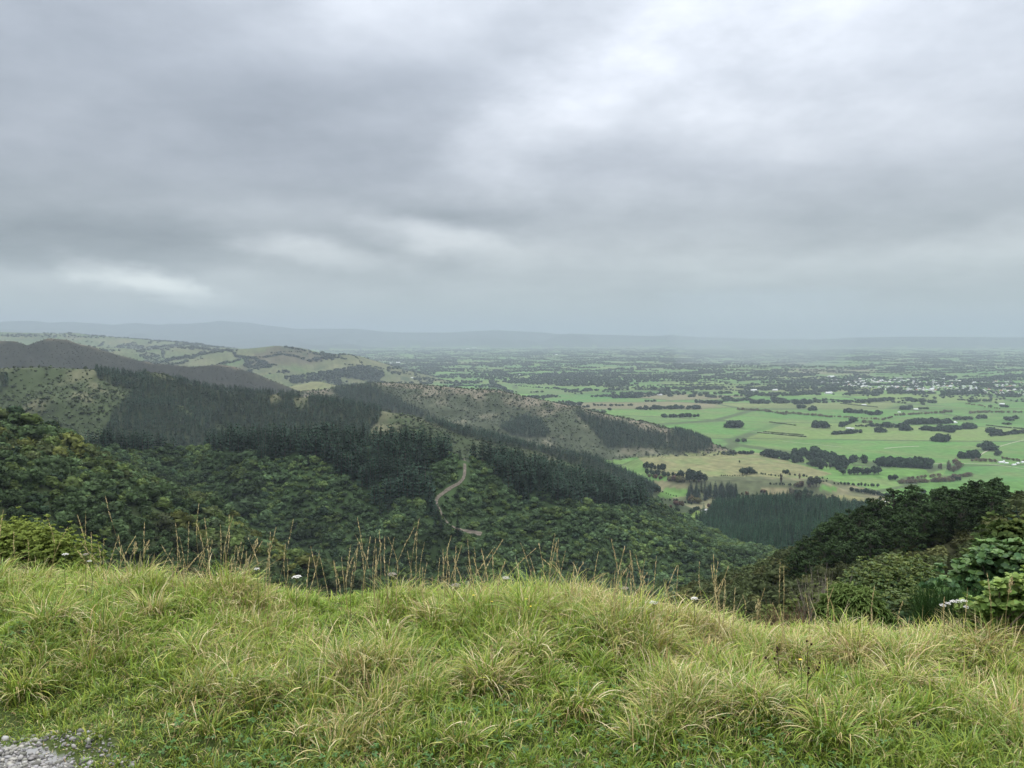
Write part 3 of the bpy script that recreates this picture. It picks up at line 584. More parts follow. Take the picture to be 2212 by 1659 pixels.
# native bush canopy
isB = Pc | (w == idx['left_spur'])
isB &= ~pn & ~onroad
g1 = fbm(P[:, 0]/45, P[:, 1]/45, 3, 91); g2 = fbm(P[:, 0]/14, P[:, 1]/14, 2, 92); u = rng.uniform(size=len(P))
tint = np.array((.064, .105, .047))*(1+.55*g1+.4*g2)[:, None]*rng.uniform(.7, 1.35, (len(P), 1))
yel = (u < .20+.5*np.clip(g1, 0, 1)); tint[yel] *= (1.45, 1.3, .95)
blu = (u > .93); tint[blu] *= (.55, .6, .75)
ls = w == idx['left_spur']; tint[ls] *= (.92, .88, .84)
brn = ls & ((g1 > .0) | inpoly(px, py, [(0, 890), (150, 920), (260, 1000), (300, 1050), (160, 1020), (0, 1000)])) & (rng.uniform(size=len(P)) < .38); tint[brn] *= (1.18, .95, .86)
dk = isDk; tint[dk] *= .55
hb = np.clip(rng.lognormal(1.2, .27, len(P)), 1.7, 6.8); hb[dk] *= 2.0; hb[near_line(P, road3[:8]-[0, 6, 0], 6.0)] *= .6; hb[near_line(P, track3-[0, 5, 0], 6.0)] *= .5
# the nearest crowns of the spur are trees of their own
li = np.nonzero(ls & isB)[0]; li = li[np.argsort(r[li]+rng.uniform(0, 25, len(li)))]
near_ids = [i for i in li if -30 < px[i] < 2240 and visible(P[i:i+1], 4)[0]][:290]
for i in near_ids:
    brown = bool(brn[i]); h = hb[i]*1.1
    place('native_tree', bushNb if brown else bushN, P[i]-[0, 0, .4], h, 'olive brown round crowned tree among bush on the nearest spur' if brown else 'dark green round crowned tree among bush on the nearest spur', 'tree',
          'brownish bush trees on the nearest spur' if brown else 'green bush trees on the nearest spur', h*1.15)
mask = isB.copy(); mask[near_ids] = False
S3 = np.stack([hb*1.25*rng.uniform(.85, 1.2, len(P)), hb*1.25*rng.uniform(.85, 1.2, len(P)), hb*1.05], -1)
scatter('native_bush', bushV, P[mask]-[0, 0, .6], S3[mask], tint[mask], [M_FOL], 'dense native bush canopy over the hill slopes')
# scrub and regrowth dots on the further slopes
sc = np.isin(wd, [idx['pine_ridge'], -1]) & ~inD & (pyd < 1000); t1 = fbm(Pd[:, 0]/60, Pd[:, 1]/60, 3, 95)
sc &= rng.uniform(size=len(Pd)) < np.clip(.8-.9*t1, .3, 1)
se = np.isin(we, [idx['slip_ridge']]) & ~inE; t2 = fbm(Pe[:, 0]/80, Pe[:, 1]/80, 3, 96); se &= rng.uniform(size=len(Pe)) < np.clip(.85-.9*t2, .35, 1)
Pb, wb = grid_pts(2400, 2950, 11, R(38)); vb = visible(Pb, 5); sb = vb & (wb == idx['brown_hill']) & (rng.uniform(size=len(Pb)) < .75)
PS = np.vstack([Pd[sc], Pe[se], Pb[sb]]); n = len(PS); hs = np.concatenate([np.clip(rng.lognormal(.8, .5, sc.sum()), .9, 5.5), np.clip(rng.lognormal(.85, .5, se.sum()), 1, 6), rng.uniform(1.5, 3.5, sb.sum())])
ts = np.concatenate([np.tile((.04, .053, .025), (sc.sum(), 1)), np.tile((.043, .053, .03), (se.sum(), 1)), np.tile((.02, .021, .014), (sb.sum(), 1))])*rng.uniform(.6, 1.5, (n, 1))
scatter('scrub', bushF, PS-[0, 0, .3], np.stack([hs*1.3, hs*1.3, hs], -1), ts, [M_FOL], 'low scrub and regrowth dotted over the far slopes')

# ------------------------------------------------------------------ trees on the spur close by
beechV = [beech(400+i) for i in range(5)]
scrubV = [lumps(420+i, 9, .2, .17, .28, .86, 85, .045, (.054, .064, .026), True, 1.1, .03, .25, .8) for i in range(4)]
scrubV2 = [lumps(430+i, 10, .26, .16, .25, .8, 85, .045, (.055, .066, .026), True, .9, .03, .25, .8) for i in range(4)]
Pr, wr = grid_pts(17, 230, 2.7, R(40)); m = np.isin(wr, [idx['right_spur'], 99]); Pr, wr = Pr[m], wr[m]; pr_x, pr_y = project(Pr); vr = visible(Pr, 9); rr = np.hypot(Pr[:, 0], Pr[:, 1])
nb = ns = 0; fill = []
for i in np.argsort(rr):
    if not vr[i] or not 1470 < pr_x[i] < 2300: continue
    if inpoly(pr_x[i:i+1], pr_y[i:i+1]-28, BEECH)[0]:
        if rng.uniform() < .6:
            fill.append(i); h = rng.uniform(4.8, 6.8); place('beech_tree', beechV, Pr[i]-[0, 0, .3], h, 'dark green beech with level layered sprays, on the near spur', 'beech tree', 'dark layered beech trees on the near spur', h*.95); nb += 1
    elif pr_x[i] < 1500 or ns >= 290: fill.append(i)
    else:
        dense = rng.uniform() < .5; h = rng.uniform(.75, 1.25)*float(np.interp(rr[i], [15, 40, 100, 160], [.9, 2.0, 4.0, 4.6]))*(.85 if pr_x[i] < 1750 else 1)
        place('scrub_tree', scrubV if dense else scrubV2, Pr[i]-[0, 0, .3], h, 'olive brown fine leaved scrub tree on the near spur' if dense else 'dull green spreading scrub tree on the near spur', 'tree',
              'olive brown scrub trees on the near spur' if dense else 'dull green scrub trees on the near spur', h*1.05); ns += 1
fi = np.array(fill); hf = np.interp(rr[fi], [15, 60, 160], [.8, 2.2, 3.0])*rng.uniform(.6, 1.3, len(fi))
scatter('spur_scrub', [merged(lumps(440+i, 4, .28, .3, .3, .65, 60, .09, (1, 1, 1), True, .9, 0, .25)) for i in range(4)], Pr[fi]-[0, 0, .3], np.stack([hf*1.3, hf*1.3, hf], -1), np.array((.056, .066, .027))*rng.uniform(.6, 1.4, (len(fi), 1))*np.where(rng.uniform(size=(len(fi), 1)) < .3, (1.08, 1, .9), (.95, 1.04, 1)), [M_FOL], 'dull green scrub filling the near spur between the trees')
print('beech', nb, 'scrub', ns, 'pines', len(order), 'bush', mask.sum(), 'forest', len(PF), 'plantation', nP, 'scrub dots', n)
for (x_, y_, rr_, h) in ((2196, 1100, 105, 8.5), (2225, 1110, 100, 9.5)):
    q = unproj(x_, y_, rr_); q[2] = height(q[0:1], q[1:2])[0]
    place('pine_tree', pineN, q, h, 'dark pine rising above the scrub at the right edge of the picture', 'pine tree', 'pines above the scrub by the right picture edge', h*1.5)

# ------------------------------------------------------------------ the plain: shelter trees, willows, town, farm sheds
shelV = [lumps(500+i, 6, .42, .34, .3, .66, 26, .16, (.02, .036, .02), True, .85, .06, .2) for i in range(5)]
roundV = [lumps(510+i, 4, .2, .34, .42, .68, 30, .15, (.024, .042, .022), True, .95, .05, .2) for i in range(3)]
willV = [lumps(520+i, 6, .34, .3, .3, .62, 40, .13, (.115, .088, .062), False, .9, .03, .25, 1.1, .22) for i in range(4)]
autV = [lumps(530+i, 6, .32, .3, .35, .65, 40, .12, c, True, .9, .04, .3) for i, c in enumerate([(.105, .062, .034), (.10, .078, .038), (.095, .058, .045), (.095, .09, .04)])]
popV = [lumps(540+i, 9, .06, .1, .15, .92, 24, .09, (.12, .1, .075), False, 1.8, .02, .25, 1.0, .3) for i in range(2)]
eucV = [lumps(545+i, 7, .16, .17, .45, .88, 30, .09, (.035, .042, .026), True, 1.0, .03, .2) for i in range(2)]
G = []   # (kind, x1, y1, x2, y2, n, h px, area)
def grove(kind, x1, y1, x2, y2, n, h, area): G.append((kind, x1, y1, x2, y2, n, h, area))
A1, A2, A3, A4, A5 = 'in the paddocks before the town', 'around the farm in the middle of the plain', 'by the long brown willow line', 'on the green flats near the hill foot', 'along the near edge of the town'
A6, A7 = 'beside the tan terrace paddock', 'in windbreaks on the mid plain past the ridge end'
for a in ((1619, 872, 1657, 872, 7, 11, A1), (1670, 869, 1695, 869, 4, 12, A1), (1712, 873, 1753, 873, 7, 11, A1), (1720, 882, 1738, 882, 3, 11, A3), (1746, 887, 1764, 887, 3, 11, A3), (1823, 891, 1871, 894, 8, 10, A3), (1876, 897, 1905, 895, 6, 12, A3), (1755, 924, 1782, 924, 3, 19, A4),
          (1570, 924, 1601, 924, 4, 19, A4), (1815, 923, 1850, 909, 6, 13, A4), (1799, 939, 1860, 935, 10, 12, A4), (1890, 934, 1915, 934, 3, 11, A4), (1848, 921, 1872, 922, 5, 5, A4), (1560, 981, 1626, 981, 8, 9, A6), (1585, 954, 1610, 955, 3, 9, A6), (1878, 921, 1950, 925, 11, 11, A2), (1942, 930, 1966, 930, 4, 14, A2),
          (1953, 917, 2053, 915, 16, 14, A2), (1989, 929, 2038, 932, 8, 12, A2), (2028, 930, 2112, 925, 13, 14, A2), (2040, 933, 2060, 934, 4, 13, A2), (2014, 954, 2050, 953, 6, 15, A2), (2058, 907, 2098, 907, 6, 10, A2), (2107, 904, 2125, 904, 3, 9, A2), (2131, 935, 2162, 935, 6, 12, A2), (2143, 943, 2230, 934, 13, 10, A2),
          (2171, 909, 2183, 909, 2, 9, A2), (2190, 905, 2197, 905, 1, 9, A2), (2166, 917, 2183, 917, 4, 5, A2), (2126, 973, 2146, 973, 4, 19, A4), (2071, 990, 2113, 990, 7, 17, A4), (2153, 983, 2154, 984, 1, 15, A4), (1903, 1006, 2010, 1012, 20, 21, A4), (1905, 1003, 2010, 1008, 10, 20, A4),
          (1917, 846, 1953, 846, 7, 7, A5), (1956, 850, 1998, 850, 8, 7, A5), (2036, 855, 2122, 850, 15, 9, A5), (2173, 857, 2208, 857, 6, 8, A5), (2016, 862, 2022, 862, 1, 6, A5), (2034, 861, 2038, 861, 1, 6, A5), (2069, 865, 2091, 865, 5, 4, A5), (1943, 885, 1968, 885, 4, 12, A3), (1990, 875, 1995, 875, 2, 7, A1),
          (1984, 884, 2005, 884, 5, 5, A3), (2162, 880, 2177, 880, 3, 6, A1), (2136, 879, 2143, 879, 2, 5, A1), (1590, 868, 1640, 852, 8, 7, A1), (1600, 850, 1680, 858, 14, 8, A5), (1690, 856, 1760, 852, 10, 8, A5), (1765, 848, 1810, 846, 8, 8, A5), (1830, 848, 1900, 856, 10, 7, A5), (1590, 838, 1640, 842, 8, 6, A5), (1700, 838, 1800, 842, 12, 7, A5),
          (1220, 848, 1260, 848, 6, 6, A7), (1277, 858, 1330, 858, 9, 7, A7), (1325, 860, 1380, 860, 10, 11, A7), (1360, 858, 1404, 858, 6, 6, A7), (1390, 868, 1417, 868, 4, 7, A7), (1377, 885, 1407, 885, 5, 10, A7), (1410, 884, 1475, 884, 11, 11, A7), (1444, 902, 1510, 900, 9, 12, A7), (1316, 887, 1318, 887, 1, 9, A7), (1434, 902, 1437, 902, 2, 11, A7),
          (1280, 877, 1367, 877, 11, 6, A7), (1000, 817, 1067, 817, 10, 6, A7), (950, 829, 1034, 829, 14, 6, A7), (894, 821, 937, 821, 7, 7, A7), (834, 797, 867, 797, 6, 8, A7), (1037, 805, 1104, 805, 9, 5, A7), (1500, 870, 1560, 873, 9, 9, A7), (1480, 884, 1512, 884, 5, 12, A7)): grove('s', *a)
forest_poly = [(1645, 985), (1700, 982), (1730, 978), (1765, 982), (1800, 990), (1870, 995), (1873, 1003), (1830, 1006), (1812, 1024), (1795, 1020), (1760, 1010), (1720, 1001), (1690, 994)]
for _ in range(400):
    x_, y_ = rng.uniform(1643, 1875), rng.uniform(972, 1024)
    if sum(1 for q in G if q[7] == 'f') >= 58: break
    if inpoly(np.array([x_]), np.array([y_]), forest_poly)[0]: G.append(('s', x_, y_, x_, y_, 1, rng.uniform(15, 20), 'f'))
for a in ((1591, 886, 1647, 888, 14, 8, 'w'), (1647, 888, 1700, 897, 13, 8, 'w'), (1690, 893, 1800, 902, 22, 8, 'w'), (1800, 901, 1915, 908, 18, 6, 'w'), (1930, 899, 2056, 891, 22, 8, 'w'), (2095, 894, 2140, 891, 9, 8, 'w'), (2140, 892, 2230, 892, 14, 6, 'w'), (1905, 908, 1930, 902, 5, 7, 'w'), (2084, 873, 2126, 878, 7, 5, 'w'), (2126, 880, 2165, 884, 6, 4, 'w'),
          (2100, 996, 2150, 998, 9, 10, 'v'), (2160, 990, 2212, 998, 8, 8, 'v'), (1941, 1045, 2060, 1040, 20, 13, 'v'), (2050, 1036, 2100, 1028, 9, 12, 'v'), (1960, 1036, 2030, 1030, 8, 11, 'v'), (2055, 1020, 2075, 1010, 4, 16, 'v'), (1860, 914, 1888, 914, 4, 9, 'w')): grove('w', *a)
for a in ((1455, 1092, 1480, 1094, 3, 16, 'v'), (1490, 1085, 1510, 1088, 3, 20, 'v'), (1530, 1098, 1562, 1100, 5, 16, 'v'), (1588, 1083, 1596, 1083, 1, 13, 'v'), (1616, 1084, 1626, 1084, 2, 12, 'v'), (1634, 1080, 1656, 1082, 3, 10, 'v'), (1640, 1064, 1655, 1066, 2, 12, 'v'), (1720, 1052, 1735, 1052, 2, 14, 'v'), (1600, 1068, 1616, 1072, 2, 12, 'v'), (1440, 1038, 1478, 1042, 6, 16, 'v'), (1400, 1030, 1430, 1036, 4, 13, 'v'), (2060, 1004, 2072, 1006, 2, 17, 'v'), (1420, 1095, 1450, 1098, 4, 10, 'v')): grove('a', *a)
for a in ((1487, 1042, 1524, 1040, 4, 28, 'v'), (1390, 1012, 1440, 1016, 9, 17, 'v'), (1395, 1025, 1480, 1035, 11, 17, 'v'), (1380, 1045, 1425, 1065, 10, 16, 'v'), (1600, 1026, 1632, 1024, 6, 17, 'v'), (1688, 1023, 1706, 1024, 3, 12, 'v'), (1597, 999, 1598, 999, 1, 8, 'v'), (1716, 1069, 1755, 1070, 8, 14, 'v'), (1636, 1080, 1709, 1088, 14, 15, 'v'),
          (1818, 1026, 1905, 1024, 9, 16, 'v'), (1918, 1037, 1938, 1037, 4, 13, 'v'), (1835, 1060, 1931, 1076, 20, 11, 'v'), (1800, 1046, 1900, 1052, 14, 8, 'v'), (2055, 1038, 2078, 1038, 4, 12, 'v'), (1990, 1066, 2000, 1066, 2, 11, 'v'), (1845, 1092, 1875, 1092, 6, 13, 'v'), (1620, 1022, 1690, 1030, 11, 6, 'v'), (1700, 1026, 1790, 1036, 9, 6, 'v'), (1555, 1028, 1615, 1029, 12, 4, 'v'), (1400, 1076, 1500, 1090, 12, 8, 'v'),
          (1425, 1062, 1462, 1074, 7, 4, 'v'), (1560, 1072, 1640, 1074, 9, 8, 'v'), (1660, 1046, 1720, 1050, 9, 6, 'v'), (1740, 1046, 1790, 1040, 8, 7, 'v'), (1480, 1120, 1510, 1100, 8, 13, 'v'), (1380, 1090, 1470, 1106, 14, 11, 'v'), (1900, 1080, 1960, 1090, 6, 8, 'v')): grove('r', *a)
for a in ((1745, 1053, 1770, 1052, 6, 30, 'v'), (1780, 1012, 1830, 1016, 5, 12, 'v')): grove('e', *a)
for a in ((1687, 1043, 1688, 1043, 2, 22, 'v'), (1726, 1034, 1728, 1034, 2, 16, 'v'), (1706, 1068, 1714, 1070, 3, 20, 'v'), (1862, 1024, 1875, 1022, 3, 16, 'v'), (2026, 1012, 2034, 1014, 3, 14, 'v'), (1744, 1052, 1752, 1053, 2, 18, 'v'), (2048, 1016, 2054, 1018, 3, 20, 'v')): grove('p', *a)
px_l, py_l, info = [], [], []
for (k, x1, y1, x2, y2, n, h, ar) in G:
    for i in range(n):
        t = (i+.5)/n if n > 1 else .5; s = 0 if n == 1 else .35*(x2-x1)/n
        px_l.append(x1+(x2-x1)*t+rng.uniform(-s, s)); py_l.append(y1+(y2-y1)*t+rng.uniform(-.5, .5)); info.append((k, h*rng.uniform(.75, 1.1), ar))
Gp = ground_at(px_l, py_l); rG = np.hypot(Gp[:, 0], Gp[:, 1])
LAB = {'s': ('shelter_tree', shelV, 1.15, 'dark spreading evergreen shelter tree '), 'r': ('round_tree', roundV, 1.0, ''), 'w': ('bare_willow', willV, 1.1, ''), 'a': ('autumn_tree', autV, 1.0, ''), 'e': ('gum_tree', eucV, .9, ''), 'p': ('poplar_tree', popV, 1.0, '')}
sh = [i for i in range(len(info)) if info[i][0] == 's']; keep = set(sorted(sh, key=lambda i: -info[i][1])[:298]); rest = []
for i, (k, hp, ar) in enumerate(info):
    h = hp*rG[i]/F; nm, var, wf, lb = LAB[k]
    if k == 's':
        if i not in keep: rest.append((*Gp[i], h)); continue
        lab, grp = ('dark evergreen tree in the dense wood behind the tan terrace', 'trees of the dense wood behind the tan terrace') if ar == 'f' else (lb+ar, 'shelter trees '+ar)
    elif k == 'r': lab, grp = 'dark green round tree in the valley between the pine plantations and plain', 'round trees in the valley'
    elif k == 'w': lab, grp = ('leafless brown willow in the long line across the green plain', 'bare willows in the long line') if ar == 'w' else ('leafless brown willow along the stream below the terrace and farm', 'bare willows along the stream')
    elif k == 'a': lab, grp = 'rust or yellow autumn tree in the valley around the small houses', 'autumn trees in the valley'
    elif k == 'e': lab, grp = 'tall dark gum tree with high crown in the valley', 'gum trees in the valley'
    else: lab, grp = 'narrow upright leafless poplar in the valley', 'poplars in the valley'
    h *= .88*rng.uniform(.75, 1.12); place(nm, var, Gp[i]-[0, 0, .5], h, lab, 'tree', grp, h*wf*rng.uniform(.75, 1.2), parts=False)
pv = [i for i in range(60)]
vp_ = ground_at(rng.uniform(1487, 1590, 60), rng.uniform(1062, 1086, 60)); 
for q in vp_: h = rng.uniform(15, 21); rest_p = place('dark_pine', pineN, q-[0, 0, .5], h, 'dark pine in the small block among autumn trees in the valley', 'pine tree', 'pines of the small valley block', h*1.5, parts=False)
tp_ = ground_at(np.linspace(1722, 1806, 11)+rng.uniform(-3, 3, 11), np.full(11, 1092.0))
for q in tp_: h = rng.uniform(11, 17); place('ragged_pine', eucV, q-[0, 0, .5], h, 'ragged open pine standing up along the far edge of the valley plantation', 'pine tree', 'ragged pines along the plantation edge', h*1.0, parts=False)
# woods and hedgerows further out, too many and too small to count
FP, FH = [], []
for _ in range(2100):
    rr_ = 2600+(rng.uniform()**1.15)*19000; a_ = rng.uniform(R(-30), R(37)); x_, y_ = rr_*math.sin(a_), rr_*math.cos(a_); L_ = rng.uniform(60, 380)*(1 if rng.uniform() < .8 else 2.2); th = .35+(math.pi/2 if rng.uniform() < .28 else 0)+rng.normal(0, .12)
    k = max(2, int(L_/9)); tt = rng.uniform(-.5, .5, k)*L_; wd_ = rng.uniform(1.5, 5) if rng.uniform() < .72 else rng.uniform(8, 28); hh = rng.uniform(6, 15)
    FP.append(np.column_stack([x_+tt*math.cos(th)+rng.normal(0, wd_, k), y_+tt*math.sin(th)+rng.normal(0, wd_, k)])); FH.append(hh*rng.uniform(.6, 1.2, k))
for _ in range(1500):
    rr_ = 2300+(rng.uniform()**.8)*14000; a_ = rng.uniform(R(-30), R(37)); k = rng.integers(1, 7); FP.append(np.array([[rr_*math.sin(a_), rr_*math.cos(a_)]])+rng.normal(0, 22, (k, 2))); FH.append(rng.uniform(7, 15, k))
for _ in range(850):
    rr_ = 4500+(rng.uniform()**1.1)*11000; a_ = rng.uniform(R(-30), R(37)); x_, y_ = rr_*math.sin(a_), rr_*math.cos(a_); L_ = rng.uniform(80, 520); th = .35+(math.pi/2 if rng.uniform() < .2 else 0)+rng.normal(0, .15)
    k = max(3, int(L_/10)); tt = rng.uniform(-.5, .5, k)*L_; FP.append(np.column_stack([x_+tt*math.cos(th)+rng.normal(0, rng.uniform(2, 20), k), y_+tt*math.sin(th)+rng.normal(0, rng.uniform(2, 20), k)])); FH.append(rng.uniform(9, 17)*rng.uniform(.6, 1.15, k))
def wood(poly, n, h):
    xs = [p[0] for p in poly]; ys = [p[1] for p in poly]; qx, qy = rng.uniform(min(xs), max(xs), n*3), rng.uniform(min(ys), max(ys), n*3); m = inpoly(qx, qy, poly); g = ground_at(qx[m][:n], qy[m][:n]); FP.append(g[:, :2]); FH.append(h*rng.uniform(.6, 1.15, len(g)))
wood([(1085, 828), (1150, 816), (1200, 806), (1255, 806), (1320, 820), (1358, 828), (1350, 838), (1200, 834)], 620, 14)
wood([(737, 798), (790, 792), (830, 804), (828, 818), (780, 822), (737, 815), (700, 815), (690, 806)], 330, 14); wood([(610, 815), (680, 808), (737, 818), (737, 832), (690, 822), (640, 832)], 160, 13)
wood([(520, 790), (560, 778), (600, 790), (560, 800)], 70, 12); wood([(1850, 812), (2212, 822), (2212, 870), (1900, 850), (1780, 838)], 420, 8); wood([(1700, 815), (1860, 812), (1860, 840), (1720, 842)], 260, 9)
wood([(300, 768), (345, 765), (345, 778), (310, 778)], 40, 12); wood([(250, 748), (290, 738), (300, 745), (262, 752)], 40, 12)
wood([(700, 738), (1300, 742), (1900, 752), (1900, 758), (1300, 750), (700, 746)], 900, 16); wood([(0, 722), (700, 732), (700, 738), (0, 728)], 300, 14)
FP = np.vstack(FP); FH = np.concatenate(FH)
f_h, f_w = height(FP[:, 0], FP[:, 1], True); P3 = np.column_stack([FP, f_h]); fr = np.hypot(FP[:, 0], FP[:, 1]); fx, fy = project(P3)
ok = np.isin(f_w, [-1, idx['pasture_hill'], idx['pasture_hill_b'], idx['pasture_hill_c'], idx['far_pasture']]) & (fr > 1900) & ~((fx > 1550) & (fy > 872)) & ~inpoly(fx, fy, [(1190, 850), (1560, 860), (1600, 960), (1480, 960)])
ok &= visible(P3, 14)
P3, FH = P3[ok], FH[ok]
if rest: P3 = np.vstack([P3, np.array(rest)[:, :3]]); FH = np.concatenate([FH, np.array(rest)[:, 3]])
scatter('far_woods', [merged(lumps(560+i, 2, .25, .5, .3, .5, 8, .3, (.026, .036, .021), True, .8, 0, .2)) for i in range(3)], P3-[0, 0, .5], np.stack([FH*1.25, FH*1.25, FH], -1), conifer_tint(len(P3), (1, 1, 1), .3), [M_FOL], 'distant dark windbreaks and woods scattered over the plain')
print('far', len(P3), 'groves', len(info), 'ind shelter', len(keep))
# town houses and sheds
def house_mesh(L_, W_, H_, roof, wall):
    m = MB(); l, w = L_/2, W_/2; e = .35; rz = H_+W_*.32
    m.add([(-l, -w, -.5), (l, -w, -.5), (l, w, -.5), (-l, w, -.5), (-l, -w, H_), (l, -w, H_), (l, w, H_), (-l, w, H_), (-l, 0, rz-.15), (l, 0, rz-.15)], wall, [(0, 1, 5, 4), (1, 2, 6, 5), (2, 3, 7, 6), (3, 0, 4, 7)], [(4, 8, 7), (5, 6, 9)])
    for s in (-1, 1):
        m.add([(-l-e, s*(w+e), H_-.15), (l+e, s*(w+e), H_-.15), (l+e, 0, rz), (-l-e, 0, rz), (-l-e, s*(w+e), H_-.3), (l+e, s*(w+e), H_-.3)], roof, [(0, 1, 2, 3), (0, 4, 5, 1)])
    m.add([(l*.3, w*.3, H_), (l*.3+.7, w*.3, H_), (l*.3+.7, w*.3+.7, H_), (l*.3, w*.3+.7, H_), (l*.3, w*.3, rz+.5), (l*.3+.7, w*.3, rz+.5), (l*.3+.7, w*.3+.7, rz+.5), (l*.3, w*.3+.7, rz+.5)], (.2, .1, .08), [(0, 1, 5, 4), (1, 2, 6, 5), (2, 3, 7, 6), (3, 0, 4, 7), (4, 5, 6, 7)])
    for x in (-.6, -.1, .5):
        m.add([(l*x, -w-.02, .9), (l*x+1.4, -w-.02, .9), (l*x+1.4, -w-.02, 2.1), (l*x, -w-.02, 2.1)], (.05, .06, .07), [(0, 1, 2, 3)])
    return m
M_HOUSE = leaf_mat('painted house', .5, .3, 0, .12)
HM = [(house_mesh(rng.uniform(13, 19), rng.uniform(9, 12), 2.8, c, w_).mesh('house', [M_HOUSE]), d) for c, w_, d in
      (((.46, .48, .5), (.42, .4, .37), 'white roofed'), ((.42, .45, .48), (.7, .68, .64), 'pale grey roofed'), ((.2, .2, .21), (.62, .6, .55), 'dark grey roofed'), ((.32, .12, .09), (.6, .58, .54), 'red brown roofed'), ((.6, .62, .62), (.5, .45, .38), 'light grey roofed'))]
shed_m = house_mesh(34, 16, 5, (.58, .59, .6), (.5, .51, .51)).mesh('shed', [M_HOUSE])
tx, ty = [], []
while len(tx) < 560:
    x_, y_ = rng.uniform(1770, 2290), rng.uniform(813, 857)
    top, bot = np.interp(x_, [1770, 1900, 2000, 2212, 2300], [822, 816, 815, 826, 828]), np.interp(x_, [1770, 1880, 1950, 2060, 2212, 2300], [832, 838, 846, 848, 856, 858])
    if top < y_ < bot: tx.append(x_); ty.append(y_)
tp = ground_at(tx, ty); used = []; k = 0; tV = []
for i in range(len(tp)):
    if any((tp[i][0]-q[0])**2+(tp[i][1]-q[1])**2 < 420 for q in used): continue
    used.append(tp[i])
    if k >= 298: break
    me, d = HM[int(rng.choice(5, p=[.34, .24, .14, .08, .2]))]; o = link('house', me, None, tp[i]); o.rotation_euler = (0, 0, .35+rng.integers(0, 2)*math.pi/2+rng.normal(0, .1)); o.scale = (rng.uniform(.7, 1.15),)*2+(.9,)
    tag(o, d+' single storey house in the far town on the plain', 'house', d+' houses of the far town'); k += 1
for j, (x_, y_, s, rz, lab) in enumerate(((1024, 752, 5.0, .3, 'long white factory shed far out on the plain'), (1010, 753, 3.0, .5, 'smaller white shed beside the far factory'), (1202, 767, 2.2, .2, 'lone white shed glinting far out on the plain'), (1628, 845, 1.5, .4, 'bright white shed among trees before the town'), (1674, 844, 1.2, .3, 'white shed with dark trees close behind, before the town'), (1795, 815, 2.2, .35, 'long white roof at the far side of the town'),
        (1790, 851, 1.6, .3, 'low pale shed row near the town edge'), (860, 784, 1.8, .3, 'long pale shed row on the plain past the pasture hill'), (845, 785, 1.2, .3, 'short pale shed beside the long shed row'), (806, 818, 1.1, .2, 'white shed at the foot of the pasture hill'), (890, 816, .9, .3, 'white barn between hedges past the ridge'), (1124, 810, 1.0, .3, 'white house beside the dark wooded knoll'), (1425, 854, 1.0, .3, 'white house among trees on the mid plain'),
        (1832, 926, .6, .1, 'pale farm shed beside the dark windbreak'), (1840, 927, .6, .2, 'second pale farm shed by the windbreak'), (2058, 914, .9, .1, 'white farmhouse roof behind the dark farm grove'), (2064, 914, .6, .5, 'small shed beside the grove farmhouse'), (1866, 876, .8, .2, 'white shed beside a thin hedge'), (1978, 885, .8, .2, 'white barn roof left of a short hedge'), (1942, 891, .5, .3, 'small white hut by the willow line'),
        (2164, 874, .9, .1, 'pale barn at the right side of the plain'), (2162, 1000, .55, .3, 'white farm shed cluster, left building'), (2168, 998, .5, .9, 'white farm shed cluster, rear building'), (2174, 1001, .4, .2, 'white farm shed cluster, low middle building'), (2190, 1005, .45, .3, 'white roofed shed by the farm yard'), (2198, 1002, .5, .6, 'big white barn by the farm yard'), (2212, 1000, .6, .2, 'white farmhouse at the right picture edge'),
        (1523, 1104, .42, .5, 'white house on the small bright meadow'), (1527, 1108, .36, .9, 'dark fronted white house on the meadow edge'), (1604, 1084, .4, .2, 'white roof among the autumn trees'), (1621, 1088, .4, .4, 'second white roof below the autumn trees'), (1893, 1086, .45, .2, 'pale house behind the near spur'), (1906, 1087, .5, .4, 'grey roofed house behind the near spur'), (1728, 1070, .2, .4, 'tiny pale hut on the dry paddock'))):
    g = ground_at(x_, y_)[0]; o = link('farm_shed', shed_m, None, g); s *= .62; o.scale = (s, s*.8, s if s < 1 else .8+.15*s); o.rotation_euler = (0, 0, rz); tag(o, lab, 'shed')
M_TRK = plain_mat('farm track', (.27, .26, .2), .95, .05)
for nm, ln, w_, lab in (('farm_track', [(1910, 969), (1940, 966), (1985, 964)], 9, 'pale farm track curving behind the dark terrace wood'), ('farm_track', [(2117, 983), (2132, 974), (2160, 964), (2200, 953), (2240, 945)], 6, 'straight pale farm track running off past the tall trees'), ('farm_track', [(1590, 928), (1650, 934), (1700, 940)], 5, 'faint farm track across the green flats'),
                         ('farm_track', [(1690, 953), (1750, 959), (1820, 966)], 5, 'faint vehicle line through the near paddock'), ('farm_road', [(1990, 1003), (2060, 1000), (2150, 1003), (2230, 1016)], 6, 'thin sealed road past the white farm sheds'), ('farm_track', [(1640, 1076), (1720, 1074), (1800, 1079), (1890, 1088)], 6, 'pale valley road beyond the pine plantation')):
    strip(nm, ground_at(*np.array(ln, float).T), w_*.5, M_TRK, lab, .35)
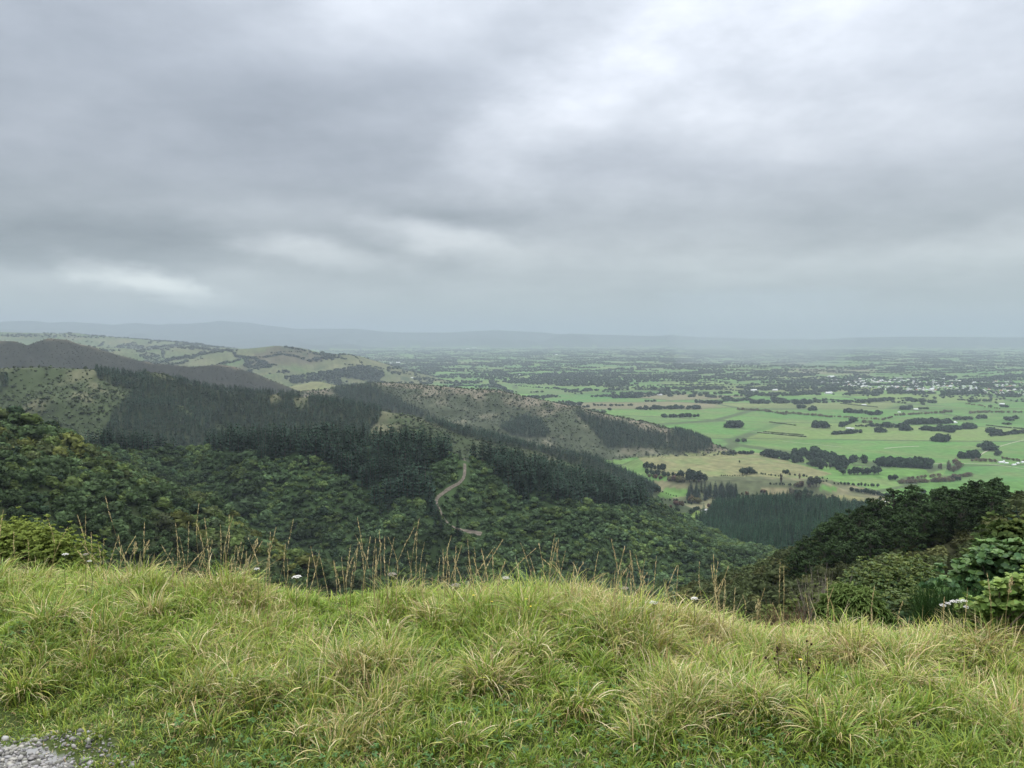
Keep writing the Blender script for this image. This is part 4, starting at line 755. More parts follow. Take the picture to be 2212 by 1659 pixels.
for (x1, y1, x2, y2, h, lab) in ((1637, 935, 1740, 944, 3.5, 'front hedge of the small fenced rectangle on the flats'), (1650, 933, 1735, 940, 3.0, 'rear hedge of the small fenced rectangle on the flats'), (1663, 912, 1718, 919, 3.0, 'thin straight hedge line on the green flats'), (1815, 872, 1895, 880, 4.0, 'long thin hedge behind the willow line'), (2132, 919, 2185, 925, 3.5, 'thin hedge running right from the farm grove'), (2190, 925, 2230, 928, 3.5, 'short hedge at the right side of the flats')):
    q = ground_at(np.linspace(x1, x2, 40), np.linspace(y1, y2, 40)); m = MB(); g = np.random.default_rng(int(x1))
    for c in q:
        s = h*.5*g.uniform(.6, 1.2); v, f = ICO1; m.add(c-q[0]+[0, 0, s*.7]+v*s*np.array([1.7, 1.7, 1])*g.uniform(.8, 1.2, (len(v), 1)), np.array((.032, .042, .022))*g.uniform(.7, 1.3), None, f)
    tag(link('hedge', m.mesh('hedge', [M_FOL]), None, q[0]), lab, 'hedge')

# ------------------------------------------------------------------ haze: one closed box of pale air
def build_haze():
    bm = bmesh.new(); bmesh.ops.create_cube(bm, size=1.0); me = bpy.data.meshes.new('haze'); bm.to_mesh(me); bm.free()
    o = link('haze', me); zb, zt = -260.0, 520.0; o.scale = (150000, 150000, zt-zb); o.location = (0, 0, (zt+zb)/2)
    m = bpy.data.materials.new('haze air'); m.use_nodes = True; nt = m.node_tree; nt.nodes.clear(); out = nt.nodes.new('ShaderNodeOutputMaterial'); v = nt.nodes.new('ShaderNodeVolumePrincipled')
    v.inputs['Color'].default_value = (.40, .462, .54, 1); v.inputs['Density'].default_value = 0.92e-4; v.inputs['Anisotropy'].default_value = 0.0
    nt.links.new(v.outputs[0], out.inputs['Volume']); me.materials.append(m); tag(o, 'thin pale blue haze over the whole plain', None, None, 'stuff')
build_haze()
def build_rain():
    c = unproj(1640, 728, 7500.0); bm = bmesh.new(); bmesh.ops.create_cone(bm, cap_ends=True, segments=40, radius1=760, radius2=980, depth=668); me = bpy.data.meshes.new('rain_mist'); bm.to_mesh(me); bm.free()
    o = link('rain_mist', me, None, (c[0], c[1], 82)); m = bpy.data.materials.new('rain veil'); m.use_nodes = True; nt = m.node_tree; nt.nodes.clear(); out = nt.nodes.new('ShaderNodeOutputMaterial'); v = nt.nodes.new('ShaderNodeVolumePrincipled')
    v.inputs['Color'].default_value = (.50, .56, .62, 1); v.inputs['Density'].default_value = 3.2e-4; nt.links.new(v.outputs[0], out.inputs['Volume']); me.materials.append(m); tag(o, 'pale veil of rain hanging over the far plain', None, None, 'stuff')
build_rain()

# ------------------------------------------------------------------ foreground grass
def blades(root, head, L, wd, th0, bend, c0, c1, g, nseg=6, twist=.5):
    """arching grass blades: roots (n,3), heading angle, length, width, first lean and total bend (rad), colour at root and tip"""
    n = len(root); V = np.zeros((n, 2*nseg+1, 3), np.float32); p = root.copy(); C = np.zeros((n, 2*nseg+1, 3), np.float32); hd = head.copy(); tw = g.normal(0, twist, n)
    prof = np.interp(np.arange(nseg)/nseg, [0, .15, .55, 1], [.7, 1, .9, .1]); ft = g.uniform(.3, .8, n); side0 = g.uniform(0, 6.283, n)
    for k in range(nseg+1):
        t = k/nseg; th = th0+bend*t**1.3; hh = hd+tw*t
        d = np.stack([np.sin(th)*np.cos(hh), np.sin(th)*np.sin(hh), np.cos(th)], -1)
        sa = hh+math.pi/2+g.normal(0, .12, n)*0; s = np.stack([np.cos(sa), np.sin(sa), np.sin(side0+2*t)*.5], -1)
        m = np.clip((t-ft)/.35, 0, 1)[:, None]; c = c0*(1-m)+c1*m
        if k < nseg:
            w = (wd*prof[k]*.5)[:, None]; V[:, 2*k] = p-s*w; V[:, 2*k+1] = p+s*w; C[:, 2*k] = c; C[:, 2*k+1] = c
        else: V[:, 2*k] = p; C[:, 2*k] = c
        p = p+d*(L/nseg)[:, None]
    q = np.array([[2*k, 2*k+1, 2*k+3, 2*k+2] for k in range(nseg-1)]); t3 = np.array([[2*nseg-2, 2*nseg-1, 2*nseg]]); o = (np.arange(n)*(2*nseg+1))[:, None, None]
    return V.reshape(-1, 3), C.reshape(-1, 3), (q[None]+o).reshape(-1, 4), (t3[None]+o).reshape(-1, 3)
GREENS = np.array([(.17, .25, .03), (.13, .215, .028), (.22, .28, .04), (.148, .225, .054), (.28, .305, .052), (.1, .17, .021)])
STRAW = np.array([(.52, .43, .22), (.42, .33, .15), (.6, .52, .32), (.3, .21, .09), (.46, .41, .15)])
def grass_zone(x, y):
    """0 near the camera (short, lush) .. 1 at the brow (long, dry)"""
    r = np.hypot(x, y); az = np.arctan2(x, y); return np.clip((r-2.7)/(np.interp(az, EDGE_AZ, EDGE_R)-2.7), 0, 1.25)
GRAV = [tuple(unproj(px, py, 1.74*F/(py-728)*math.hypot(1, min((px-1106)/F, .9)))[:2]) for px, py in ((-700, 1520), (0, 1602), (85, 1620), (155, 1650), (240, 1720), (2300, 2300), (2300, 5000), (-3000, 5000), (-3000, 1800))]
def build_grass():
    g = np.random.default_rng(21); pts = []
    while sum(len(p) for p in pts) < 5200:
        a = g.uniform(R(-46), R(46), 4000); r = np.sqrt(g.uniform(1.9**2, 6.6**2, 4000)); x, y = r*np.sin(a), r*np.cos(a); z = grass_zone(x, y)
        ok = (poly_dist(x, y, GRAV)+.16*fbm(x*5, y*5, 2, 3) > .03) & (r < np.interp(a, EDGE_AZ, EDGE_R)+.9); pts.append(np.stack([x, y], -1)[ok])
    T = np.vstack(pts)[:5200]; z = grass_zone(T[:, 0], T[:, 1]); n1 = fbm(T[:, 0]*1.1, T[:, 1]*1.1, 3, 44); n2 = fbm(T[:, 0]*2.7, T[:, 1]*2.7, 2, 45); n = len(T)
    right = np.clip((np.arctan2(T[:, 0], T[:, 1])+.1)/.6, 0, 1)
    size = (.052+.03*np.clip(z, 0, 1)-.06*np.clip(z-.8, 0, .4))*(1+.8*n1+.5*n2)*g.lognormal(0, .36, n)+.018
    size = np.clip(size, .03, .22)*np.clip(poly_dist(T[:, 0], T[:, 1], GRAV)/.8, .3, 1); dry = np.clip(.10+.20*np.clip(z, 0, 1)+.20*right*z+.5*n2+.1*g.normal(size=n), .02, .8)
    nb = (g.uniform(40, 80, n)*np.clip(size/.11, .6, 1.3)).astype(int); k = np.repeat(np.arange(n), nb); N = len(k)
    ra = g.uniform(0, 6.283, N); rr = np.sqrt(g.uniform(0, 1, N))*(.028+.24*size[k]); x, y = T[k, 0]+rr*np.cos(ra), T[k, 1]+rr*np.sin(ra); gz = near_height(x, y)
    head = np.where(g.uniform(size=N) < .72, ra+g.normal(0, .55, N), g.normal(.15, .8, N)); L = size[k]*g.uniform(.5, 1.5, N)*1.25
    isdry = g.uniform(size=N) < dry[k]*.55; tipdry = g.uniform(size=N) < dry[k]*1.1
    gi = np.clip((n1[k]*2.2+2.2+g.normal(0, 1.1, N)), 0, 5).astype(int); cg = GREENS[gi]*g.uniform(.75, 1.3, (N, 1))*(.72+.36*np.clip(z[k], 0, 1))[:, None]; cs = STRAW[g.integers(0, 5, N)]*g.uniform(.7, 1.15, (N, 1))
    c0 = np.where(isdry[:, None], cs, cg); c1 = np.where((tipdry | isdry)[:, None], cs, cg*g.uniform(.95, 1.3, (N, 1)))
    wd = g.uniform(.0022, .0056, N)*(1+.5*(g.uniform(size=N) < .12)); wd[isdry] *= .75
    V, C, Q, T3 = blades(np.stack([x, y, gz-.006], -1), head, L, wd, np.abs(g.normal(.35, .3, N)), np.abs(g.normal(1.6, .7, N)), c0, c1, g)
    m = 110000; a = g.uniform(R(-44), R(44), m); r = np.sqrt(g.uniform(2.0**2, 5.6**2, m)); x, y = r*np.sin(a), r*np.cos(a); dg = poly_dist(x, y, GRAV); ok = (dg+.1*fbm(x*6, y*6, 2, 13) > -.01) & (r < np.interp(a, EDGE_AZ, EDGE_R)+.4); x, y, dg = x[ok], y[ok], dg[ok]; m = len(x)
    cg = GREENS[g.integers(0, 6, m)]*g.uniform(.55, 1.1, (m, 1))*(.75+.3*np.clip(grass_zone(x, y), 0, 1))[:, None]; cs = STRAW[g.integers(0, 5, m)]*g.uniform(.5, .95, (m, 1)); dd = g.uniform(size=m) < .2
    V2, C2, Q2, T2 = blades(np.stack([x, y, near_height(x, y)-.004], -1), g.uniform(0, 6.283, m), g.uniform(.02, .075, m)*np.clip(.4+dg*1.5, .4, 1), g.uniform(.002, .0048, m), np.abs(g.normal(.7, .4, m)), np.abs(g.normal(1.0, .5, m)), np.where(dd[:, None], cs, cg), np.where(dd[:, None], cs, cg*1.1), g, 3)
    o_ = len(V); V = np.vstack([V, V2]); C = np.vstack([C, C2]); Q = np.vstack([Q, Q2+o_]); T3 = np.vstack([T3, T2+o_])
    tag(link('grass', mesh_np('grass', V, [Q, T3], C, [M_GRASS])), 'long green grass mixed with dry straw blades covering the brow', None, None, 'stuff')
    print('blades', N)
    # low clover and broad weeds between the blades
    n = 5200; a = g.uniform(R(-44), R(44), n*2); r = np.sqrt(g.uniform(2.0**2, 5.2**2, n*2)); x, y = r*np.sin(a), r*np.cos(a); ok = (fbm(x*1.6, y*1.6, 2, 77) > -.12+.5*np.clip(grass_zone(x, y), 0, 1)) & (poly_dist(x, y, GRAV) > .02); x, y = x[ok][:n], y[ok][:n]; n = len(x)
    h = near_height(x, y)+g.uniform(.01, .065, n); mb = MB(); rot = g.uniform(0, 6.283, n); s = g.uniform(.0045, .0085, n); up = norm(np.stack([g.normal(0, .3, n), g.normal(0, .3, n), np.ones(n)], -1)); u = norm(np.cross(up, [.3, .9, .1])); v = np.cross(up, u); c = np.stack([x, y, h], -1)
    for k in range(3):
        b = rot+k*2.094; d = u*np.cos(b)[:, None]+v*np.sin(b)[:, None]; e = -u*np.sin(b)[:, None]+v*np.cos(b)[:, None]; S_ = s[:, None]
        V = np.stack([c, c+d*S_*.9-e*S_*.75, c+d*S_*1.9-e*S_*.5+up*S_*.1, c+d*S_*1.8+up*S_*.05, c+d*S_*1.9+e*S_*.5+up*S_*.1, c+d*S_*.9+e*S_*.75], 1).reshape(-1, 3); o = np.arange(n)[:, None, None]*6
        mb.add(V, np.repeat(np.array((.05, .115, .028))*g.uniform(.7, 1.4, (n, 1)), 6, 0), (np.array([[0, 1, 2, 3], [0, 3, 4, 5]])[None]+o).reshape(-1, 4))
    tag(link('clover', mb.mesh('clover', [M_GRASS])), 'low green clover leaves in the short turf', None, None, 'stuff')
build_grass()
def root_at(px, r):
    P = unproj(px, 1300, r); P[2] = near_height(P[0:1], P[1:2])[0]; return P
def tussock(px, py, size, nblade, dryf, seed, label=None):
    g = np.random.default_rng(seed); r = 1.74*F/(py-728)*math.hypot(1, (px-1106)/F); P = root_at(px, r); n = nblade
    ra = g.uniform(0, 6.283, n); size *= .62; n = nblade = int(nblade*1.3); ra = g.uniform(0, 6.283, n); rr = np.sqrt(g.uniform(0, 1, n))*size*.42; root = np.stack([rr*np.cos(ra), rr*np.sin(ra)*.8, np.full(n, -.01)], -1); dry = g.uniform(size=n) < dryf; tip = g.uniform(size=n) < dryf*1.6
    cg = GREENS[g.integers(0, 6, n)]*g.uniform(.7, 1.25, (n, 1)); cs = STRAW[g.integers(0, 5, n)]*g.uniform(.7, 1.1, (n, 1)); L = size*g.uniform(.35, 1.4, n)
    wind = g.uniform(0, 6.283); ra = np.where(g.uniform(size=n) < .45, wind+g.normal(0, .5, n), ra); V, C, Q, T3 = blades(root, ra+g.normal(0, .45, n)*1.0, L, g.uniform(.003, .0065, n), np.abs(g.normal(.3, .22, n)), np.abs(g.normal(1.75, .55, n)), np.where(dry[:, None], cs, cg), np.where((dry | tip)[:, None], cs, cg*1.15), g, 8, .35)
    tag(link('grass_tussock', mesh_np('grass_tussock', V, [Q, T3], C, [M_GRASS]), None, P), label or 'big arching tussock of long green and straw blades in the grass', 'grass tussock', 'arching grass tussocks on the brow')
for i, a in enumerate(((1050, 1520, .36, 260, .3), (110, 1400, .34, 260, .28), (235, 1310, .30, 260, .3), (1640, 1590, .30, 200, .25), (1290, 1345, .30, 420, .4), (1225, 1352, .22, 240, .4), (1350, 1362, .2, 220, .35), (760, 1500, .30, 180, .5), (1240, 1550, .30, 200, .25), (1800, 1640, .32, 200, .2), (830, 1400, .30, 220, .3), (540, 1330, .3, 220, .4), (1960, 1520, .32, 240, .5),
                         (40, 1500, .28, 200, .25), (1520, 1440, .30, 220, .4), (2120, 1420, .34, 260, .6), (650, 1620, .22, 150, .2), (1390, 1640, .26, 170, .2), (420, 1440, .3, 200, .3), (930, 1370, .28, 200, .45), (1720, 1430, .3, 220, .5), (1000, 1650, .22, 150, .15), (560, 1520, .26, 170, .35), (1150, 1460, .28, 190, .35), (320, 1360, .32, 240, .35), (1480, 1530, .28, 190, .3), (2190, 1580, .3, 200, .4), (1850, 1450, .3, 220, .6))):
    tussock(*a, 900+i)
STEMS = [(227, 1070, 260, 1160, 0), (430, 1086, 447, 1222, 0), (379, 1130, 394, 1212, 0), (408, 1128, 392, 1200, 0), (426, 1134, 425, 1218, 0), (442, 1120, 448, 1222, 0), (476, 1134, 466, 1226, 0), (495, 1112, 473, 1212, 0), (504, 1112, 497, 1226, 0), (597, 1137, 576, 1258, 0), (634, 1120, 600, 1250, 0), (671, 1180, 689, 1222, 0), (348, 1176, 377, 1226, 0),
         (584, 1151, 574, 1236, 0), (312, 1127, 312, 1212, 0), (185, 1102, 180, 1205, 0), (167, 1112, 180, 1180, 0), (101, 1116, 99, 1205, 0), (147, 1137, 128, 1198, 0), (7, 1102, 2, 1148, 0), (211, 1169, 210, 1212, 0), (224, 1162, 220, 1205, 0), (256, 1155, 235, 1220, 0), (262, 1180, 270, 1225, 0), (293, 1169, 285, 1212, 1), (322, 1168, 303, 1212, 1), (556, 1164, 543, 1222, 1),
         (511, 1180, 526, 1230, 0), (522, 1166, 515, 1228, 0), (536, 1162, 546, 1236, 0), (566, 1170, 540, 1240, 0), (758, 1176, 760, 1240, 0), (772, 1118, 778, 1250, 0), (767, 1155, 780, 1246, 0), (800, 1160, 788, 1238, 0), (819, 1146, 814, 1243, 0), (812, 1161, 812, 1240, 0), (831, 1158, 838, 1236, 0), (837, 1158, 843, 1236, 0), (852, 1160, 840, 1215, 0), (897, 1135, 862, 1236, 0),
         (906, 1118, 892, 1250, 0), (901, 1153, 901, 1230, 0), (975, 1156, 960, 1270, 0), (985, 1177, 972, 1264, 0), (1010, 1163, 1028, 1264, 0), (1024, 1181, 1022, 1270, 0), (1069, 1181, 1026, 1264, 0), (1064, 1194, 1080, 1253, 0), (1158, 1184, 1106, 1246, 0), (1144, 1201, 1138, 1243, 0), (1199, 1153, 1199, 1250, 0), (1203, 1170, 1200, 1250, 0), (1222, 1187, 1210, 1243, 0), (1321, 1167, 1310, 1236, 0),
         (1293, 1191, 1297, 1230, 0), (1350, 1180, 1335, 1215, 0), (1373, 1196, 1388, 1284, 0), (1362, 1215, 1359, 1264, 0), (1366, 1212, 1317, 1250, 0), (1418, 1201, 1411, 1264, 0), (1465, 1222, 1442, 1295, 0), (1399, 1236, 1390, 1270, 0), (1462, 1222, 1444, 1295, 0), (1511, 1214, 1545, 1311, 0), (1541, 1196, 1557, 1311, 0), (1536, 1222, 1565, 1311, 0), (1551, 1214, 1562, 1320, 0), (1574, 1222, 1567, 1331, 0),
         (1685, 1212, 1679, 1323, 0), (1693, 1222, 1687, 1352, 0), (1786, 1246, 1792, 1344, 0), (1889, 1267, 1903, 1348, 0), (2187, 1246, 2182, 1331, 1), (2132, 1238, 2132, 1300, 0), (1588, 1271, 1582, 1311, 0), (1604, 1285, 1590, 1327, 0), (1639, 1294, 1633, 1330, 1), (1739, 1279, 1740, 1340, 0), (2090, 1270, 2080, 1340, 0), (1950, 1300, 1958, 1352, 0), (1800, 1270, 1800, 1350, 0), (690, 1200, 700, 1250, 0), (950, 1205, 962, 1262, 0), (1120, 1215, 1112, 1262, 0),
         (1260, 1215, 1250, 1245, 0), (880, 1190, 888, 1250, 0), (738, 1205, 744, 1255, 0), (620, 1205, 612, 1255, 0), (2040, 1290, 2046, 1350, 0), (60, 1165, 52, 1210, 0), (30, 1150, 36, 1205, 0), (460, 1165, 470, 1235, 0), (388, 1160, 400, 1222, 0), (1092, 1210, 1090, 1262, 0), (1012, 1200, 1000, 1262, 0)]
_g = np.random.default_rng(77)
for _cx, _w, _n in ((430, 90, 9), (540, 60, 7), (800, 70, 9), (965, 60, 8), (1060, 60, 6), (1200, 60, 6), (1360, 60, 6), (1545, 40, 5), (250, 60, 6), (690, 70, 5), (1690, 50, 3)):
    for _ in range(_n):
        _b = _cx+_g.normal(0, _w*.5); _y = float(np.interp(_b, [0, 430, 830, 1290, 1500, 1700, 2212], [1200, 1240, 1255, 1245, 1310, 1345, 1350])); STEMS.append((_b+_g.normal(0, 22), _y-_g.uniform(25, 85), _b, _y, 0))
for i, (tx_, ty_, bx_, by_, plume) in enumerate(STEMS):
    g = np.random.default_rng(3000+i); r = float(np.interp(math.atan2((bx_-1106)/F, 1), EDGE_AZ, EDGE_R))+g.uniform(-.45, .35); A_ = unproj(tx_, ty_, r); B_ = unproj(bx_, by_, r+.02); base = B_+(B_-A_)*.3
    for _ in range(12):
        gz = near_height(base[0:1], base[1:2])[0]
        base = B_+(B_-A_)*max((B_[2]-gz)/max(A_[2]-B_[2], .03), .02)
        if (B_[2]-gz)/max(A_[2]-B_[2], .03) > 1.6: base = B_+np.array([0, 0, gz-B_[2]])
    bow = np.array([g.normal(0, .028), g.normal(0, .02), 0]); L_ = np.linalg.norm(A_-base); t = np.linspace(0, 1, 9); pts = base+(A_-base)*t[:, None]+bow*np.sin(t*math.pi)[:, None]-base
    col = np.array((.36, .29, .14))*g.uniform(.6, 1.15); st, hd = MB(), MB(); tube(st, pts, np.linspace(.0017, .0008, 9)*g.uniform(.75, 1.2), col, 4)
    hl = (.22 if not plume else .09)*g.uniform(.8, 1.2); k = 46 if not plume else 60; tt = g.uniform(max(1-hl/L_, .3), 1.0, k); q = np.stack([np.interp(tt, t, pts[:, j]) for j in range(3)], -1); ax = norm((A_-base)[None])
    wv = (.0028 if not plume else .012); env = np.sin(np.clip((tt-(1-hl/L_))/(hl/L_), 0, 1)*math.pi*.9+.25); q = q+g.normal(0, 1, (k, 3))*wv*env[:, None]*.6; lat = norm(np.cross(ax, g.normal(0, 1, (k, 3)))); s = g.uniform(.005, .012, k)[:, None]*g.uniform(.7, 1.1); wq = s*.26
    nn = norm(ax+lat*.35); bb = norm(np.cross(nn, lat)); V = np.stack([q-nn*s, q-bb*wq, q+nn*s, q+bb*wq], 1).reshape(-1, 3); hd.add(V, np.repeat(np.array((.56, .46, .26))*g.uniform(.65, 1.2, (k, 1)), 4, 0), np.arange(4*k).reshape(-1, 4))
    o = bpy.data.objects.new('grass_stalk', None); S.collection.objects.link(o); o.location = base; o.empty_display_size = .05
    link('stem', st.mesh('stem', [M_BARK]), o); link('seed_head', hd.mesh('seed_head', [M_GRASS]), o)
    if plume: tag(o, 'dry grass stem with thick feathery plume standing above the grass edge', 'grass stem', 'plumed dry grass stems')
    else: tag(o, 'tall thin dry grass stem with narrow seed head standing above the grass edge', 'grass stem', 'thin dry grass stems along the grass edge')
M_PETAL = plain_mat('white petals', (.74, .73, .7), .6, .2); M_YEL = plain_mat('yellow petals', (.75, .55, .06), .6, .2)
def yarrow(px, py, r, rad_, col, label, seed, group=None):
    g = np.random.default_rng(seed); top = unproj(px, py, r); base = top.copy(); base[2] = near_height(base[0:1], base[1:2])[0]; h = top[2]-base[2]; o = bpy.data.objects.new('yarrow_flower', None); S.collection.objects.link(o); o.location = base
    st = MB(); tube(st, [(0, 0, 0), (g.normal(0, .01), 0, h*.6), (0, 0, h-.015)], [.0024, .002, .0016], (.1, .12, .05), 4); fh = MB(); k = 26
    for i in range(k):
        a = i*2.4; q = rad_*math.sqrt((i+.5)/k); c = np.array([q*math.cos(a), q*math.sin(a), h-.25*q*q/rad_+g.normal(0, .002)])
        if i % 3 == 0: tube(st, [(0, 0, h-.04), c-[0, 0, .004]], [.0012, .0008], (.1, .12, .05), 3)
        v, f = ICO1; fh.add(c+v*rad_*.2*np.array([1, 1, .5]), np.array(col)*g.uniform(.75, 1.1), None, f)
    link('stem', st.mesh('stem', [M_BARK]), o); link('flower_head', fh.mesh('flower_head', [M_GRASS]), o); tag(o, label, 'flower', group)
WH, DW = (.72, .71, .68), (.36, .32, .27)
for i, (x_, y_, r_, s, c, lab) in enumerate(((641, 1244, 4.7, .026, WH, 'large white yarrow head at the grass edge, by the dark bush slope'), (555, 1228, 4.9, .016, WH, 'small white yarrow head above the grass beside thin dry stems'), (141, 1196, 5.6, .018, WH, 'white yarrow head against the leafy shrub'), (193, 1211, 5.4, .014, WH, 'small low white yarrow head near the shrub foot'), (185, 1196, 5.4, .016, DW, 'faded brownish yarrow head in front of the shrub'),
        (848, 1239, 4.8, .026, DW, 'wide faded yarrow head below a cluster of dry stems'), (985, 1262, 4.7, .026, DW, 'dull brown yarrow head low at the grass edge'), (1093, 1247, 4.7, .024, (.55, .53, .5), 'greyish white yarrow head tilted beside a bent stem'), (1350, 1269, 4.6, .022, DW, 'faded yarrow head just past the grass mound'), (1412, 1300, 4.5, .024, WH, 'white yarrow head on the slope past the grass mound'), (1392, 1299, 4.55, .014, WH, 'tiny white yarrow head next to a larger one'),
        (1500, 1291, 4.5, .020, WH, 'white yarrow head alone above the dropping grass edge'), (2037, 1306, 5.0, .018, WH, 'white yarrow head, first of a row before the broom'), (2048, 1302, 5.0, .015, WH, 'white yarrow head, second of the row before the broom'), (2060, 1298, 5.05, .02, WH, 'white yarrow head, middle of the row before the broom'), (2072, 1297, 5.05, .018, WH, 'white yarrow head, fourth of the row before the broom'), (2083, 1296, 5.1, .018, WH, 'white yarrow head, last of the row before the broom'), (2087, 1310, 5.0, .014, WH, 'small white yarrow head hanging below the row'))):
    yarrow(x_, y_, r_, s, c, lab, 4000+i)
for i, (x_, y_, r_, lab) in enumerate(((1062, 1300, 4.4, 'bright yellow flower in straw grass at the edge'), (1137, 1294, 4.45, 'yellow flower at the foot of the grass mound'), (1146, 1310, 4.35, 'lower yellow flower beside the grass mound'), (1023, 1286, 4.5, 'small yellow flower among dry stems'), (1729, 1425, 3.7, 'yellow flower by the dark seed heads'))):
    g = np.random.default_rng(50+i); top = unproj(x_, y_, r_); base = top.copy(); base[2] = near_height(base[0:1], base[1:2])[0]; h = max(top[2]-base[2], .04); o = bpy.data.objects.new('yellow_flower', None); S.collection.objects.link(o); o.location = base
    st, pt = MB(), MB(); tube(st, [(0, 0, 0), (.01, 0, h*.5), (0, 0, h)], [.0016]*3, (.07, .12, .04), 4)
    for k in range(9):
        a = k*.698; d = np.array([math.cos(a), math.sin(a), .25]); e = np.array([-d[1], d[0], 0]); c = np.array([0, 0, h]); pt.add([c, c+d*.004-e*.003, c+d*.0095, c+d*.004+e*.003], (.75, .55, .06), [(0, 1, 2, 3)])
    link('stem', st.mesh('stem', [M_BARK]), o); link('petals', pt.mesh('petals', [M_GRASS]), o); tag(o, lab, 'flower')
for i, (x_, y_, yb, r_, lab) in enumerate(((1743, 1385, 1500, 3.6, 'dark branching dead weed with brown seed knobs in the grass'), (1680, 1402, 1470, 3.7, 'short dark seed stalk in the grass'))):
    g = np.random.default_rng(70+i); top = unproj(x_, y_, r_); base = top.copy(); base[2] = near_height(base[0:1], base[1:2])[0]; h = top[2]-base[2]; o = bpy.data.objects.new('dead_weed', None); S.collection.objects.link(o); o.location = base; st, hd = MB(), MB()
    tube(st, [(0, 0, 0), (.01, 0, h*.5), (0, 0, h)], [.0017, .0014, .001], (.05, .035, .022), 4); tips = [np.array([0, 0, h])]
    for k in range(6):
        z = h*g.uniform(.35, .85); a = g.uniform(0, 6.28); e = np.array([.06*math.cos(a), .06*math.sin(a), z+g.uniform(.04, .1)]); tube(st, [(.005, 0, z), (e+[.0, 0, z])/2+[0, 0, .0], e], [.001, .0008, .0007], (.05, .035, .022), 3); tips.append(e)
    for e in tips: v, f = ICO1; hd.add(e+v*.0055*np.array([1, 1, 1.2])*g.uniform(.8, 1.2, (len(v), 1)), (.035, .022, .015), None, f)
    link('stalk', st.mesh('stalk', [M_BARK]), o); link('seed_head', hd.mesh('seed_head', [M_BARK]), o); tag(o, lab, 'weed')

# ------------------------------------------------------------------ shrubs over the brow
def leaf_add(mb, c, axis, nrm, size, wid, col, g, fold=.18):
    """one pointed leaf of six corners per centre, along its axis"""
    k = len(c); ax = norm(axis); n = norm(nrm-ax*np.sum(nrm*ax, -1, keepdims=True)); b = np.cross(n, ax); s = (size*g.uniform(.7, 1.25, k))[:, None]; w = s*wid
    V = np.stack([c, c+ax*s*.4-b*w+n*s*fold, c+ax*s*.8-b*w*.75+n*s*fold*.7, c+ax*s-n*s*.05, c+ax*s*.8+b*w*.75+n*s*fold*.7, c+ax*s*.4+b*w+n*s*fold, c+ax*s*.55], 1).reshape(-1, 3); o = np.arange(k)[:, None, None]*7
    mb.add(V, np.repeat(col, 7, 0), (np.array([[0, 1, 2, 6], [6, 2, 3, 4], [0, 6, 4, 5]])[None]+o).reshape(-1, 4))
def shrub(name, label, lobes, nros, nl, leaf, wid, cols, seed, mat, tipcol=None, upright=.5, droop=0.0, branches=40, r_of=None):
    """leafy shrub: lobes are (px, py, range, radius m); rosettes of leaves at twig ends over every lobe, on branches from the base"""
    g = np.random.default_rng(seed); fo, br = MB(), MB(); cs = [unproj(a, b, r) for a, b, r, _ in lobes]; base = np.mean(cs, 0); base[2] = height(base[0:1], base[1:2])[0]; wts = np.array([l[3]**2 for l in lobes]); wts = wts/wts.sum()
    for li_, (c, l) in enumerate(zip(cs, lobes)):
        k = int(nros*wts[li_])+1; d = norm(g.normal(0, 1, (k, 3))+np.array([0, -.25, .45])); p = c+d*l[3]*np.where(g.uniform(size=(k, 1)) < .1, g.uniform(1.0, 1.35, (k, 1)), g.uniform(.5, 1.08, (k, 1)))*np.array([1, 1, .8]); top = d[:, 2]
        for j in range(nl):
            a = j*2.4+g.uniform(-.4, .4, k); side = np.stack([np.cos(a), np.sin(a), np.zeros(k)], -1); ax = norm(d*upright+side*(1-.25*upright)+np.array([0, 0, -droop])+g.normal(0, .18, (k, 3))); nr = norm(d+np.array([0, 0, .8])+g.normal(0, .25, (k, 3)))
            col = np.array(cols)[g.integers(0, len(cols), k)]*g.uniform(.75, 1.25, (k, 1))
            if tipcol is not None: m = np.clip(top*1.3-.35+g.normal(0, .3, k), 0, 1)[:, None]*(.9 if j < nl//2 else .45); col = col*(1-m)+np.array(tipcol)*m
            leaf_add(fo, p-base+side*leaf*.05, ax, nr, np.full(k, leaf), wid, col, g)
        for q in p[g.permutation(k)[:max(3, int(branches*wts[li_]))]]: b0 = base+np.array([g.normal(0, .08), g.normal(0, .08), -.05]); mid = (b0+q)/2+np.array([0, 0, .06]); tube(br, np.array([b0, mid, q])-base, [.012, .007, .002], (.09, .075, .055), 4)
    o = bpy.data.objects.new(name, None); S.collection.objects.link(o); o.location = base; link('foliage', fo.mesh('foliage', [mat]), o); link('branches', br.mesh('branches', [M_BARK]), o); return tag(o, label, 'shrub')
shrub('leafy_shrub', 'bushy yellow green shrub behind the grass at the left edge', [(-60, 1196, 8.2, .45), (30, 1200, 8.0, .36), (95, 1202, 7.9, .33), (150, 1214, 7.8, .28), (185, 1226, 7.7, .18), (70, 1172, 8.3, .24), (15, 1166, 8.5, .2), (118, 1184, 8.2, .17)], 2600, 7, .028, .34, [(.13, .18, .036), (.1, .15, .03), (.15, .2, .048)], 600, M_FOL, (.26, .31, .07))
shrub('broadleaf_shrub', 'shrub with large glossy round leaves at the right edge', [(2085, 1265, 6.4, .20), (2140, 1245, 6.5, .27), (2195, 1240, 6.5, .27), (2250, 1240, 6.5, .3), (2050, 1290, 6.2, .13)], 430, 9, .05, .38, [(.035, .085, .03), (.045, .1, .035), (.03, .07, .03)], 601, M_GLOSS, (.12, .2, .05), .4)
